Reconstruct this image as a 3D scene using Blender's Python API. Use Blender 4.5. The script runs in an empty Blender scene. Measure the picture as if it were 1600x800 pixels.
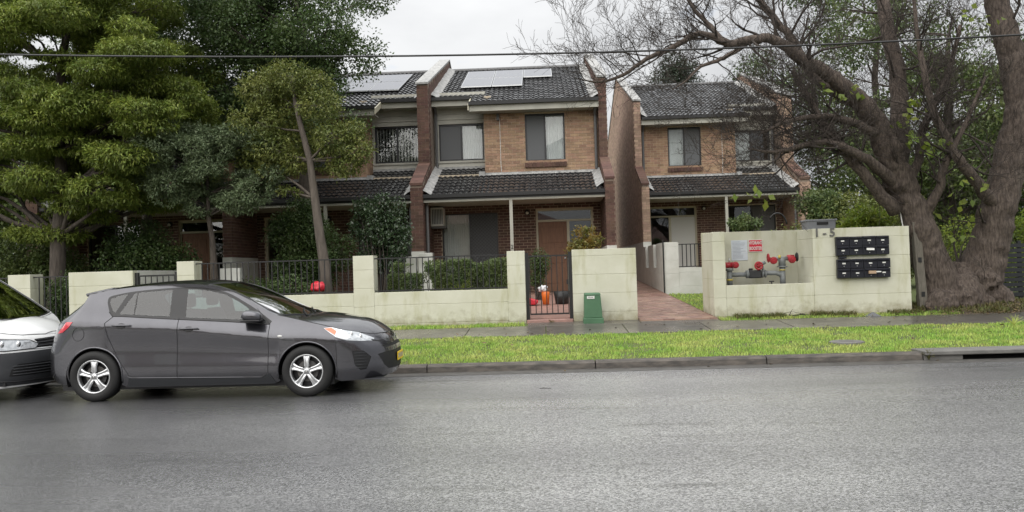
import bpy, bmesh, math, random
import numpy as np
from mathutils import Vector, Matrix, noise
from mathutils.geometry import delaunay_2d_cdt
random.seed(7); rng = np.random.default_rng(7)
R = math.radians
scene = bpy.context.scene
C = scene.collection

# ------------------------------------------------------------------ camera
cam_d = bpy.data.cameras.new('camera'); cam = bpy.data.objects.new('camera', cam_d); C.objects.link(cam)
cam_d.sensor_width = 36.0; cam_d.lens = 36.0*1275/1600; cam_d.clip_start = .1; cam_d.clip_end = 3000
fw = Vector((-0.03865343, 0.99909665, 0.01765774)); rt = Vector((0.99876554, 0.03918026, -0.03053375)); up = Vector((0.031198, -0.01645571, 0.99937775))
cam.matrix_world = Matrix(((rt.x, up.x, -fw.x, 0), (rt.y, up.y, -fw.y, 0), (rt.z, up.z, -fw.z, 1.46), (0, 0, 0, 1)))
scene.camera = cam

# ------------------------------------------------------------------ overcast sky, weak broad sun, exposure
SUN_EL, SUN_AZ = R(52), R(-150)          # azimuth clockwise from +Y: behind the camera, to the left
world = bpy.data.worlds.new('World'); scene.world = world; world.use_nodes = True
nt = world.node_tree; nt.nodes.clear(); N = nt.nodes.new; L = nt.links.new
out = N('ShaderNodeOutputWorld'); bg = N('ShaderNodeBackground'); L(bg.outputs[0], out.inputs[0])
sky = N('ShaderNodeTexSky'); sky.sky_type = 'NISHITA'; sky.sun_disc = False
sky.sun_elevation = SUN_EL; sky.sun_rotation = SUN_AZ; sky.air_density = 1; sky.dust_density = 1
tc = N('ShaderNodeTexCoord'); mp = N('ShaderNodeMapping'); mp.inputs['Scale'].default_value = (1, 1, 2.6); L(tc.outputs['Generated'], mp.inputs[0])
mp.inputs['Location'].default_value = (.35, .1, .2)
n1 = N('ShaderNodeTexNoise'); n1.inputs['Scale'].default_value = 2.1; n1.inputs['Detail'].default_value = 6; n1.inputs['Roughness'].default_value = .5
n2 = N('ShaderNodeTexNoise'); n2.inputs['Scale'].default_value = 5.2; n2.inputs['Detail'].default_value = 5; n2.inputs['Roughness'].default_value = .55
L(mp.outputs[0], n1.inputs[0]); L(mp.outputs[0], n2.inputs[0])
r1 = N('ShaderNodeValToRGB'); e = r1.color_ramp.elements
e[0].position = .34; e[0].color = (2.75, 2.81, 2.9, 1); e[1].position = .62; e[1].color = (4.05, 4.1, 4.15, 1)
L(n1.outputs['Fac'], r1.inputs[0])
sx_ = N('ShaderNodeSeparateXYZ'); L(tc.outputs['Generated'], sx_.inputs[0])                       # standard overcast sky: (1+2 sin h)/3
cl_ = N('ShaderNodeMath'); cl_.operation = 'MAXIMUM'; cl_.inputs[1].default_value = 0; L(sx_.outputs['Z'], cl_.inputs[0])
ov = N('ShaderNodeMath'); ov.operation = 'MULTIPLY_ADD'; ov.inputs[1].default_value = 1.5; ov.inputs[2].default_value = .75; L(cl_.outputs[0], ov.inputs[0])
cm = N('ShaderNodeMixRGB'); cm.blend_type = 'MULTIPLY'; cm.inputs[0].default_value = 1; L(r1.outputs[0], cm.inputs[1]); L(ov.outputs[0], cm.inputs[2])
r2 = N('ShaderNodeValToRGB'); e = r2.color_ramp.elements       # gaps of blue between the clouds
e[0].position = .28; e[0].color = (.45, .45, .45, 1); e[1].position = .40; e[1].color = (1, 1, 1, 1)
L(n2.outputs['Fac'], r2.inputs[0])
mx = N('ShaderNodeMixRGB'); L(r2.outputs[0], mx.inputs[0]); L(sky.outputs[0], mx.inputs[1]); L(cm.outputs[0], mx.inputs[2])
L(mx.outputs[0], bg.inputs['Color']); bg.inputs['Strength'].default_value = .095
sun_d = bpy.data.lights.new('sun', 'SUN'); sun_d.energy = 1.5; sun_d.angle = R(100); sun_d.color = (1, .96, .9)
sun = bpy.data.objects.new('sun', sun_d); C.objects.link(sun)
sd = Vector((math.sin(SUN_AZ)*math.cos(SUN_EL), math.cos(SUN_AZ)*math.cos(SUN_EL), math.sin(SUN_EL)))
sun.rotation_euler = sd.to_track_quat('Z', 'Y').to_euler()
vs = scene.view_settings; vs.view_transform = 'Standard'; vs.look = 'None'; vs.exposure = 1.1; vs.gamma = 1.0; vs.use_curve_mapping = False
scene.render.resolution_x = 1024; scene.render.resolution_y = 512
if hasattr(scene, 'cycles'):
    scene.cycles.max_bounces = 8; scene.cycles.transparent_max_bounces = 16; scene.cycles.caustics_reflective = False; scene.cycles.caustics_refractive = False

# ------------------------------------------------------------------ materials
MATS = {}
def mat(name, col, rough=.6, col2=None, scale=6.0, bump=0.0, bscale=40.0, metal=0.0, spec=.5, island=0.0, coat=0.0, detail=5, contrast=(.35, .65), stretch=None, stain=None, bdist=.01, rvar=0.0, translucent=0.0, objrand=False):
    """Principled surface: colour mottled by noise on the world position, island = light/dark spread between pieces"""
    if name in MATS: return MATS[name]
    m = bpy.data.materials.new(name); m.use_nodes = True; t = m.node_tree; t.nodes.clear(); n = t.nodes.new; l = t.links.new
    o = n('ShaderNodeOutputMaterial'); p = n('ShaderNodeBsdfPrincipled'); l(p.outputs[0], o.inputs[0])
    p.inputs['Roughness'].default_value = rough; p.inputs['Metallic'].default_value = metal; p.inputs['Specular IOR Level'].default_value = spec
    if coat: p.inputs['Coat Weight'].default_value = coat; p.inputs['Coat Roughness'].default_value = .04
    geo = n('ShaderNodeNewGeometry'); pos = geo.outputs['Position']
    if stretch:
        mpn = n('ShaderNodeMapping'); mpn.inputs['Scale'].default_value = stretch; l(pos, mpn.inputs[0]); spos = mpn.outputs[0]
    else: spos = pos
    rgb = n('ShaderNodeRGB'); rgb.outputs[0].default_value = (*col, 1); csock = rgb.outputs[0]
    if col2 is not None:
        nz = n('ShaderNodeTexNoise'); nz.inputs['Scale'].default_value = scale; nz.inputs['Detail'].default_value = detail; nz.inputs['Roughness'].default_value = .6
        l(spos, nz.inputs[0])
        rp = n('ShaderNodeValToRGB'); rp.color_ramp.elements[0].position = contrast[0]; rp.color_ramp.elements[1].position = contrast[1]
        rp.color_ramp.elements[0].color = (*col, 1); rp.color_ramp.elements[1].color = (*col2, 1)
        l(nz.outputs['Fac'], rp.inputs[0]); csock = rp.outputs[0]
        if rvar:
            ma = n('ShaderNodeMath'); ma.operation = 'MULTIPLY_ADD'; ma.inputs[1].default_value = rvar; ma.inputs[2].default_value = rough-rvar*.5
            l(nz.outputs['Fac'], ma.inputs[0]); l(ma.outputs[0], p.inputs['Roughness'])
    if stain:                                     # (colour, scale, threshold, stretch): blotches with an outline of their own
        sc, ss, th, st = stain
        mp2 = n('ShaderNodeMapping'); mp2.inputs['Scale'].default_value = st; l(pos, mp2.inputs[0])
        nz2 = n('ShaderNodeTexNoise'); nz2.inputs['Scale'].default_value = ss; nz2.inputs['Detail'].default_value = 7; nz2.inputs['Roughness'].default_value = .65
        l(mp2.outputs[0], nz2.inputs[0])
        rp2 = n('ShaderNodeValToRGB'); rp2.color_ramp.elements[0].position = th; rp2.color_ramp.elements[1].position = th+.2
        rp2.color_ramp.elements[0].color = (0, 0, 0, 1); rp2.color_ramp.elements[1].color = (.85, .85, .85, 1); l(nz2.outputs['Fac'], rp2.inputs[0])
        mm = n('ShaderNodeMixRGB'); mm.inputs[2].default_value = (*sc, 1); l(rp2.outputs[0], mm.inputs[0]); l(csock, mm.inputs[1]); csock = mm.outputs[0]
    if island:
        ad = n('ShaderNodeMath'); ad.operation = 'ADD'; l(geo.outputs['Random Per Island'], ad.inputs[0])
        if objrand:
            oi = n('ShaderNodeObjectInfo'); l(oi.outputs['Random'], ad.inputs[1])
        else: ad.inputs[1].default_value = 0
        fr = n('ShaderNodeMath'); fr.operation = 'FRACT'; l(ad.outputs[0], fr.inputs[0])
        mr = n('ShaderNodeMapRange'); mr.inputs[3].default_value = 1-island; mr.inputs[4].default_value = 1+island; l(fr.outputs[0], mr.inputs[0])
        hs = n('ShaderNodeHueSaturation'); l(csock, hs.inputs['Color']); l(mr.outputs[0], hs.inputs['Value']); csock = hs.outputs[0]
        hm = n('ShaderNodeMapRange'); hm.inputs[3].default_value = .5-island*.05; hm.inputs[4].default_value = .5+island*.05
        f2 = n('ShaderNodeMath'); f2.operation = 'MULTIPLY'; f2.inputs[1].default_value = 7.31; l(fr.outputs[0], f2.inputs[0])
        f3 = n('ShaderNodeMath'); f3.operation = 'FRACT'; l(f2.outputs[0], f3.inputs[0]); l(f3.outputs[0], hm.inputs[0]); l(hm.outputs[0], hs.inputs['Hue'])
    l(csock, p.inputs['Base Color'])
    if bump:
        bn = n('ShaderNodeTexNoise'); bn.inputs['Scale'].default_value = bscale; bn.inputs['Detail'].default_value = 10 if bdist > .02 else 4; bn.inputs['Roughness'].default_value = .72 if bdist > .02 else .5; l(spos if bdist > .02 else pos, bn.inputs[0])
        bp = n('ShaderNodeBump'); bp.inputs['Strength'].default_value = bump; bp.inputs['Distance'].default_value = bdist; l(bn.outputs['Fac'], bp.inputs['Height']); l(bp.outputs[0], p.inputs['Normal'])
    if translucent:
        tr = n('ShaderNodeBsdfTranslucent'); l(csock, tr.inputs[0]); ms = n('ShaderNodeMixShader'); ms.inputs[0].default_value = translucent
        l(p.outputs[0], ms.inputs[1]); l(tr.outputs[0], ms.inputs[2]); l(ms.outputs[0], o.inputs[0])
    MATS[name] = m; return m

def glass(name, tint, refl=1.0, rough=.01):
    if name in MATS: return MATS[name]
    m = bpy.data.materials.new(name); m.use_nodes = True; t = m.node_tree; t.nodes.clear(); n = t.nodes.new; l = t.links.new
    o = n('ShaderNodeOutputMaterial'); tr = n('ShaderNodeBsdfTransparent'); tr.inputs[0].default_value = (*tint, 1)
    gl = n('ShaderNodeBsdfGlossy'); gl.inputs['Roughness'].default_value = rough
    fr = n('ShaderNodeFresnel'); ge = n('ShaderNodeNewGeometry')
    io = n('ShaderNodeMapRange'); io.inputs[3].default_value = 1.52; io.inputs[4].default_value = 1/1.52; l(ge.outputs['Backfacing'], io.inputs[0]); l(io.outputs[0], fr.inputs['IOR'])   # thin pane: same reflection from both sides
    mu = n('ShaderNodeMath'); mu.operation = 'MULTIPLY'; mu.inputs[1].default_value = refl; mu.use_clamp = True; l(fr.outputs[0], mu.inputs[0])
    ms = n('ShaderNodeMixShader'); l(mu.outputs[0], ms.inputs[0]); l(tr.outputs[0], ms.inputs[1]); l(gl.outputs[0], ms.inputs[2]); l(ms.outputs[0], o.inputs[0])
    MATS[name] = m; return m

# ------------------------------------------------------------------ helpers
ROOT = {}                                    # world position of each thing's origin
def P_origin(o): 
    while o is not None and o.name not in ROOT: o = o.parent
    return ROOT.get(o.name, Vector()) if o else Vector()
class MB:
    def __init__(s, T=None, flip=False): s.v = []; s.f = []; s.T = T; s.flip = flip
    def add(s, vs, fs):
        b = len(s.v); s.v += [tuple(q) for q in vs]; s.f += [tuple(i+b for i in q) for q in fs]; return s
    def box(s, x0, x1, y0, y1, z0, z1):
        return s.add([(x0,y0,z0),(x1,y0,z0),(x1,y1,z0),(x0,y1,z0),(x0,y0,z1),(x1,y0,z1),(x1,y1,z1),(x0,y1,z1)],
                     [(0,3,2,1),(4,5,6,7),(0,1,5,4),(1,2,6,5),(2,3,7,6),(3,0,4,7)])
    def cb(s, c, d): return s.box(c[0]-d[0]/2, c[0]+d[0]/2, c[1]-d[1]/2, c[1]+d[1]/2, c[2]-d[2]/2, c[2]+d[2]/2)
    def quad(s, a, b, c, d): return s.add([a, b, c, d], [(0,1,2,3)])
    def prism(s, poly, axis, a, b):
        """polygon in the two other axes, extruded along axis from a to b"""
        n = len(poly)
        def mk(p, t): return (t, p[0], p[1]) if axis == 'x' else ((p[0], t, p[1]) if axis == 'y' else (p[0], p[1], t))
        vs = [mk(p, a) for p in poly]+[mk(p, b) for p in poly]
        fs = [tuple(range(n))[::-1], tuple(range(n, 2*n))]+[(i, (i+1) % n, n+(i+1) % n, n+i) for i in range(n)]
        return s.add(vs, fs)
    def tube(s, pts, rad, n=8, cap=True):
        pts = [Vector(p) for p in pts]; m = len(pts)
        if not hasattr(rad, '__len__'): rad = [rad]*m
        vs = []; ref = None
        for i, p in enumerate(pts):
            d = (pts[min(i+1, m-1)]-pts[max(i-1, 0)]).normalized()
            if ref is None: ref = d.orthogonal().normalized()
            ref = (ref-d*ref.dot(d)); ref = ref.normalized() if ref.length > 1e-6 else d.orthogonal().normalized()
            b = d.cross(ref)
            for k in range(n):
                a = 2*math.pi*k/n; vs.append(p+(ref*math.cos(a)+b*math.sin(a))*rad[i])
        fs = [(i*n+k, i*n+(k+1) % n, (i+1)*n+(k+1) % n, (i+1)*n+k) for i in range(m-1) for k in range(n)]
        if cap: fs += [tuple(range(n))[::-1], tuple((m-1)*n+k for k in range(n))]
        return s.add(vs, fs)
    def lathe(s, prof, c=(0,0,0), axis='z', n=24, a0=0, a1=2*math.pi):
        """profile of (radius, height along axis)"""
        full = abs(a1-a0-2*math.pi) < 1e-6; k = n if full else n+1; vs = []
        for r, h in prof:
            for i in range(k):
                a = a0+(a1-a0)*i/n; x, y = r*math.cos(a), r*math.sin(a)
                q = (x, y, h) if axis == 'z' else ((x, h, y) if axis == 'y' else (h, x, y))
                vs.append((q[0]+c[0], q[1]+c[1], q[2]+c[2]))
        fs = [(j*k+i, j*k+(i+1) % k, (j+1)*k+(i+1) % k, (j+1)*k+i) for j in range(len(prof)-1) for i in range(n)]
        return s.add(vs, fs)
    def bar(s, p, q, w, h, upv=(0,0,1)):
        p, q = Vector(p), Vector(q); d = (q-p).normalized(); sd = d.cross(Vector(upv))
        sd = sd.normalized() if sd.length > 1e-5 else Vector((1,0,0)); u = sd.cross(d)
        vs = [e+sd*a*w/2+u*b*h/2 for e in (p, q) for a, b in ((-1,-1),(1,-1),(1,1),(-1,1))]
        return s.add(vs, [(0,1,2,3)[::-1],(4,5,6,7),(0,1,5,4),(1,2,6,5),(2,3,7,6),(3,0,4,7)])
    def build(s, name, m, parent=None, smooth=False, bevel=0, local=False, kind=None, normals=True):
        v = s.v
        if s.T: v = [s.T(*q) for q in v]
        f = [q[::-1] for q in s.f] if s.flip else s.f
        if parent is not None and not local:
            o = P_origin(parent); v = [(q[0]-o.x, q[1]-o.y, q[2]-o.z) for q in v]
        me = bpy.data.meshes.new(name); me.from_pydata(v, [], f)
        if normals:
            b = bmesh.new(); b.from_mesh(me); bmesh.ops.recalc_face_normals(b, faces=b.faces); b.to_mesh(me); b.free()
        return link(name, me, m, parent, smooth, bevel, kind)
def link(name, me, m, parent=None, smooth=False, bevel=0, kind=None):
    ob = bpy.data.objects.new(name, me); C.objects.link(ob)
    if m is not None and not me.materials: me.materials.append(MATS[m] if isinstance(m, str) else m)
    if smooth: me.shade_smooth()
    if parent is not None: ob.parent = parent
    if bevel:
        bv = ob.modifiers.new('bevel', 'BEVEL'); bv.width = bevel; bv.segments = 2; bv.limit_method = 'ANGLE'; bv.angle_limit = R(40)
    if kind: ob['kind'] = kind
    return ob
def tag(o, label, cat, group=None):
    o['label'] = label; o['category'] = cat
    if group: o['group'] = group
    return o
def thing(name, label, cat, loc=(0,0,0), group=None):
    o = bpy.data.objects.new(name, None); C.objects.link(o); o.location = loc; ROOT[o.name] = Vector(loc); o.empty_display_size = .2
    return tag(o, label, cat, group)
def struct(o): o['kind'] = 'structure'; return o
def numpy_mesh(name, verts, faces, nper):
    """verts (n,3), faces (m,nper) numpy -> mesh"""
    me = bpy.data.meshes.new(name); me.vertices.add(len(verts)); me.vertices.foreach_set('co', verts.astype(np.float32).ravel())
    m = len(faces); me.loops.add(m*nper); me.loops.foreach_set('vertex_index', faces.astype(np.int32).ravel())
    me.polygons.add(m); me.polygons.foreach_set('loop_start', np.arange(0, m*nper, nper, dtype=np.int32))
    try: me.polygons.foreach_set('loop_total', np.full(m, nper, dtype=np.int32))
    except Exception: pass
    me.update(calc_edges=True); return me
def text_mesh(txt, size, m, parent, M4, name='lettering', depth=.004, sx=1.0, bold=0.0, local=True):
    cu = bpy.data.curves.new(name, 'FONT'); cu.body = txt; cu.size = size; cu.extrude = depth; cu.align_x = 'CENTER'; cu.align_y = 'CENTER'; cu.offset = bold; cu.resolution_u = 3
    ob = bpy.data.objects.new('tmp', cu); me = bpy.data.meshes.new_from_object(ob); bpy.data.objects.remove(ob)
    me.transform(Matrix.Scale(sx, 4, (1,0,0))); me.transform(M4)
    if parent is not None:
        o = P_origin(parent); me.transform(Matrix.Translation(-o))
    return link(name, me, m, parent)
FACE_CAM = lambda x, y, z: Matrix.Translation((x, y, z)) @ Matrix.Rotation(R(90), 4, 'X')   # text standing, read from -Y
def lerp_tab(tab, x):
    if x <= tab[0][0]: return tab[0][1]
    for (a, b), (c, d) in zip(tab, tab[1:]):
        if x <= c: return b+(d-b)*(x-a)/(c-a)
    return tab[-1][1]
def ground_z(x, y):
    """verge, footpath and front gardens climb away from the kerb"""
    if y < 12.05: return 0.11
    if y < 16.8: return .11+(y-12.05)*.055
    return .371+min(y-16.8, 14)*.042

def splash(m, z0, z1, col):
    """rain-splashed earth and moss clinging to the foot of a wall, ragged upper edge"""
    t = MATS[m].node_tree; n = t.nodes.new; l = t.links.new; p = next(x for x in t.nodes if x.type == 'BSDF_PRINCIPLED'); src = p.inputs['Base Color'].links[0].from_socket
    g = n('ShaderNodeNewGeometry'); s = n('ShaderNodeSeparateXYZ'); l(g.outputs['Position'], s.inputs[0]); nz = n('ShaderNodeTexNoise'); nz.inputs['Scale'].default_value = 5; nz.inputs['Detail'].default_value = 8; nz.inputs['Roughness'].default_value = .7; l(g.outputs['Position'], nz.inputs[0])
    a = n('ShaderNodeMath'); a.operation = 'MULTIPLY_ADD'; a.inputs[1].default_value = -.9; l(nz.outputs['Fac'], a.inputs[0]); l(s.outputs['Z'], a.inputs[2])
    r = n('ShaderNodeMapRange'); r.inputs[1].default_value = z0-.45; r.inputs[2].default_value = z1-.45; r.inputs[3].default_value = .75; r.inputs[4].default_value = 0; l(a.outputs[0], r.inputs[0])
    x = n('ShaderNodeMixRGB'); x.inputs[2].default_value = (*col, 1); l(r.outputs[0], x.inputs[0]); l(src, x.inputs[1]); l(x.outputs[0], p.inputs['Base Color'])
# shared materials
mat('render', (.62,.615,.51), .85, (.54,.535,.42), 1.6, bump=.35, bscale=55, stain=((.40,.39,.22), 2.0, .53, (1.6,1.6,.35)))
splash('render', .32, .62, (.24,.21,.12))
mat('render_white', (.66,.66,.62), .8, (.56,.56,.51), 2.5, bump=.2, bscale=60, stain=((.42,.41,.34), 2, .6, (1,1,.3)))
mat('mortar', (.66,.56,.42), .95, (.55,.46,.35), 20, bump=.3, bscale=120)
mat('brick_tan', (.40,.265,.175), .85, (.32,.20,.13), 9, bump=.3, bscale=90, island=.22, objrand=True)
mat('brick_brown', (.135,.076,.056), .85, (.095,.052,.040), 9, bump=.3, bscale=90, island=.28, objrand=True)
mat('mortar_brown', (.30,.24,.19), .95, (.20,.15,.12), 20, bump=.3, bscale=120)
mat('tile', (.022,.022,.024), .24, (.042,.042,.043), 8, bump=.12, bscale=70, island=.35, objrand=True, rvar=.25, spec=.8)
mat('cement', (.27,.27,.265), .85, (.46,.46,.45), 9, bump=.4, bscale=50, stain=((.12,.12,.12), 7, .55, (1,1,1)))
mat('fascia', (.47,.46,.40), .6, (.40,.39,.34), 3)
mat('weatherboard', (.50,.49,.43), .6, (.43,.42,.37), 4, stain=((.33,.32,.28), 2, .6, (1,1,.4)))
mat('gutter', (.035,.035,.037), .4)
mat('downpipe', (.12,.12,.12), .5)
mat('alu', (.02,.02,.022), .4)
mat('cream_frame', (.50,.47,.36), .5)
mat('black_metal', (.012,.012,.013), .4)
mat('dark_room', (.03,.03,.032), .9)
mat('curtain', (.80,.80,.78), .9, (.68,.68,.66), 3)
mat('blind', (.22,.22,.21), .7); mat('blind_light', (.55,.54,.49), .7)
mat('flyscreen', (.13,.135,.14), .8)
mat('solar_cell', (.03,.035,.055), .28, spec=.6, coat=.5); mat('silver', (.55,.56,.57), .35, metal=.8)
glass('glass', (.90,.92,.92), 1.5)
mat('timber_door', (.24,.12,.065), .55, (.17,.08,.045), 4, stretch=(6,6,.7))
mat('white_plastic', (.68,.68,.65), .5)
# ------------------------------------------------------------------ road, kerb, verge, footpath
mat('asphalt', (.075,.076,.078), .42, spec=.9)
def asphalt_nodes():
    m = MATS['asphalt']; t = m.node_tree; n = t.nodes.new; l = t.links.new
    p = next(x for x in t.nodes if x.type == 'BSDF_PRINCIPLED'); geo = next(x for x in t.nodes if x.type == 'NEW_GEOMETRY')
    def nz(scale, det=2, vec=None):
        q = n('ShaderNodeTexNoise'); q.inputs['Scale'].default_value = scale; q.inputs['Detail'].default_value = det; l(vec or geo.outputs['Position'], q.inputs[0]); return q.outputs['Fac']
    def ramp(fac, a, b, ca, cb):
        q = n('ShaderNodeValToRGB'); q.color_ramp.elements[0].position = a; q.color_ramp.elements[1].position = b; q.color_ramp.elements[0].color = (*ca, 1); q.color_ramp.elements[1].color = (*cb, 1); l(fac, q.inputs[0]); return q.outputs[0]
    def mul(a, b, kind='MULTIPLY'):
        q = n('ShaderNodeMixRGB'); q.blend_type = kind; q.inputs[0].default_value = 1; l(a, q.inputs[1]); l(b, q.inputs[2]); return q.outputs[0]
    # stones of the aggregate, worn lane, old patches and tyre marks
    vo = n('ShaderNodeTexVoronoi'); vo.inputs['Scale'].default_value = 85; l(geo.outputs['Position'], vo.inputs[0])
    sep = n('ShaderNodeSeparateColor'); l(vo.outputs['Color'], sep.inputs[0])
    c = ramp(sep.outputs[0], .1, .95, (.055,.056,.058), (.235,.235,.237))
    c = mul(c, ramp(nz(30, 3), .32, .68, (.90,.90,.90), (1.1,1.1,1.1)))
    mp_ = n('ShaderNodeMapping'); mp_.inputs['Scale'].default_value = (.12, .8, 1); l(geo.outputs['Position'], mp_.inputs[0])
    c = mul(c, ramp(nz(1.1, 5, mp_.outputs[0]), .35, .66, (.82,.82,.83), (1.18,1.18,1.17)))
    mp2 = n('ShaderNodeMapping'); mp2.inputs['Scale'].default_value = (.5, 3.2, 1); l(geo.outputs['Position'], mp2.inputs[0])
    c = mul(c, ramp(nz(.9, 7, mp2.outputs[0]), .60, .72, (1,1,1), (.62,.62,.62)))
    # sky sheen and shade painted into the road colour along X: dark left, bright centre, dimmer right
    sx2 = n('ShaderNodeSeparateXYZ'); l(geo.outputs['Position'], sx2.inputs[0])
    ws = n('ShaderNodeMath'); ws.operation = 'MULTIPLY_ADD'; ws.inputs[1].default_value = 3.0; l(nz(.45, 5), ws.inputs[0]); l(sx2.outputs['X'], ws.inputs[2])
    wet = n('ShaderNodeValToRGB'); we = wet.color_ramp.elements; we[0].position = 0; we[0].color = (.40,.40,.41,1); we[1].position = 1; we[1].color = (.72,.72,.72,1); k1 = we.new(.34); k1.color = (1.8,1.81,1.8,1); k2 = we.new(.5); k2.color = (1.7,1.7,1.7,1)  # wet: colour multipliers for the painted sheen and shade, ragged by noise
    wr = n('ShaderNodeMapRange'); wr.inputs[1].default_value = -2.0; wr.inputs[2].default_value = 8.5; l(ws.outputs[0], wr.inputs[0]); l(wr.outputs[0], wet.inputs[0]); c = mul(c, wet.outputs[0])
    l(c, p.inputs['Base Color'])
    ad = n('ShaderNodeMath'); ad.operation = 'ADD'; l(vo.outputs['Distance'], ad.inputs[0]); l(nz(190, 2), ad.inputs[1])
    b = n('ShaderNodeBump'); b.inputs['Strength'].default_value = .75; b.inputs['Distance'].default_value = .006; l(ad.outputs[0], b.inputs['Height']); l(b.outputs[0], p.inputs['Normal'])
    mr = n('ShaderNodeMapRange'); mr.inputs[1].default_value = .35; mr.inputs[2].default_value = .65; mr.inputs[3].default_value = .22; mr.inputs[4].default_value = .36
    l(nz(.6, 4, mp_.outputs[0]), mr.inputs[0]); l(mr.outputs[0], p.inputs['Roughness'])
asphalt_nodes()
t_ = MATS['asphalt'].node_tree; p_ = next(x for x in t_.nodes if x.type == 'BSDF_PRINCIPLED'); b_ = next(x for x in t_.nodes if x.type == 'BUMP')
p_.inputs['Coat Weight'].default_value = .9; p_.inputs['Coat Roughness'].default_value = .24; p_.inputs['Coat IOR'].default_value = 1.45; t_.links.new(b_.outputs[0], p_.inputs['Coat Normal'])      # film of rain water over the stones
mat('kerb', (.115,.10,.085), .7, (.05,.045,.04), 5, bump=.5, bscale=45, stretch=(1,3,3), stain=((.035,.033,.03), 3, .52, (1,1,4)))
mat('gutter_tray', (.11,.105,.098), .4, (.06,.058,.054), 6, bump=.3, bscale=60)
mat('path', (.125,.115,.10), .30, (.07,.065,.058), 1.7, bump=.15, bscale=60, rvar=.35, stain=((.05,.047,.04), 1.2, .55, (1,2,1)))
mat('soil', (.055,.04,.028), .95, (.09,.07,.045), 5, bump=.6, bscale=30)
mat('grass', (.26,.45,.075), .6, (.50,.55,.17), 1.7, island=.3, spec=.25, translucent=.35)
mat('grass_base', (.07,.11,.025), .95, (.10,.10,.04), 6, bump=.6, bscale=60)
mat('iron', (.10,.10,.10), .5, (.15,.14,.13), 8)
mat('concrete', (.17,.165,.155), .7, (.12,.117,.11), 4, bump=.3, bscale=50)
mat('paver', (.33,.205,.16), .42, (.23,.145,.115), 6, bump=.25, bscale=80, island=.3, objrand=True, rvar=.3)

g = MB(); g.quad((-600,-400,-.06),(600,-400,-.06),(600,900,-.06),(-600,900,-.06)); struct(g.build('ground', 'soil'))
g = MB()
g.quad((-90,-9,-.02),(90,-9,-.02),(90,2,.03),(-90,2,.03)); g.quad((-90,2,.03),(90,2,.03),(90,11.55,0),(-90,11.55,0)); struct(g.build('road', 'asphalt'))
road = bpy.data.objects['road']
# gutter tray and kerb stones, drain inlet on the right
kerb = struct(bpy.data.objects.new('kerb', None)); C.objects.link(kerb); ROOT['kerb'] = Vector()
g = MB(); g.box(-60, 60, 11.5, 11.84, -.05, .006); g.build('gutter_tray', 'gutter_tray', kerb)
xs = [-14.0]; 
while xs[-1] < 5.6: xs.append(xs[-1]+2.45)
xs = [x for x in xs if x < 5.3]+[5.35]
for a, b in zip(xs, xs[1:]):
    k = MB(); k.prism([(11.84,-.05),(11.86,.085),(11.89,.115),(12.04,.118),(12.04,-.05)], 'x', a+.006, b-.006); k.build('kerb_stone', 'kerb', kerb, bevel=.008)
for a, b in ((-60,-14.01),(9.4,60)):
    k = MB(); k.prism([(11.84,-.05),(11.86,.085),(11.89,.115),(12.04,.118),(12.04,-.05)], 'x', a, b); k.build('kerb_stone', 'kerb', kerb)
drain = thing('storm_drain', 'concrete stormwater drain inlet with dark slot set into the kerb', 'drain', (7.3,11.9,0))
g = MB(); g.box(5.36, 9.39, 11.80, 12.25, .075, .135); g.build('lintel', 'concrete', drain, bevel=.012)
g = MB(); g.box(5.36, 5.9, 11.85, 12.04, -.04, .073); g.build('side_block', 'concrete', drain)
g = MB(); g.box(5.9, 9.38, 12.18, 12.22, -.05, .074); g.build('throat', 'dark_room', drain)
g = MB(); g.box(5.9, 9.38, 11.845, 12.18, -.05, -.04); g.build('floor', 'dark_room', drain)

# verge ground: one sheet that climbs to the front walls, under grass, path and gardens
g = MB(); YS = [12.04, 13, 14, 14.83, 16.26, 16.8, 18, 20, 23, 26, 30.8, 34, 60]
XS = [-60,-30,-16,-10,-5,0,5,10,16,30,60]
for y0, y1 in zip(YS, YS[1:]):
    for x0, x1 in zip(XS, XS[1:]):
        z = lambda x, y: ground_z(x, y)-.015
        g.quad((x0,y0,z(x0,y0)),(x1,y0,z(x1,y0)),(x1,y1,z(x1,y1)),(x0,y1,z(x0,y1)))
struct(g.build('verge', 'grass_base'))
# footpath slabs
path = struct(bpy.data.objects.new('footpath', None)); C.objects.link(path); ROOT['footpath'] = Vector()
def slab(x0, x1, y0, y1, m='path', name='slab', zt=.006, par=path, sk=0.0):
    k = MB(); zz = lambda y: ground_z(0, y)
    k.add([(x0+sk,y0,zz(y0)-.05),(x1+sk,y0,zz(y0)-.05),(x1-sk,y1,zz(y1)-.05),(x0-sk,y1,zz(y1)-.05),(x0+sk,y0,zz(y0)+zt),(x1+sk,y0,zz(y0)+zt),(x1-sk,y1,zz(y1)+zt),(x0-sk,y1,zz(y1)+zt)],
          [(0,3,2,1),(4,5,6,7),(0,1,5,4),(1,2,6,5),(2,3,7,6),(3,0,4,7)])
    return k.build(name, m, par, bevel=.006)
x = -15.0; i = 0
while x < 16:
    w = 1.5; slab(x+.008, x+w-.008, 14.86, 16.22, zt=.004+.006*random.random()); x += w; i += 1
slab(-60,-15.02,14.86,16.22); slab(16.5,60,14.86,16.22)
slab(-.36, 1.88, 16.235, 16.785, name='apron')          # paved right up to the gate and the pier
slab(1.9, 3.44, 16.235, 16.46, name='apron')
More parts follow.
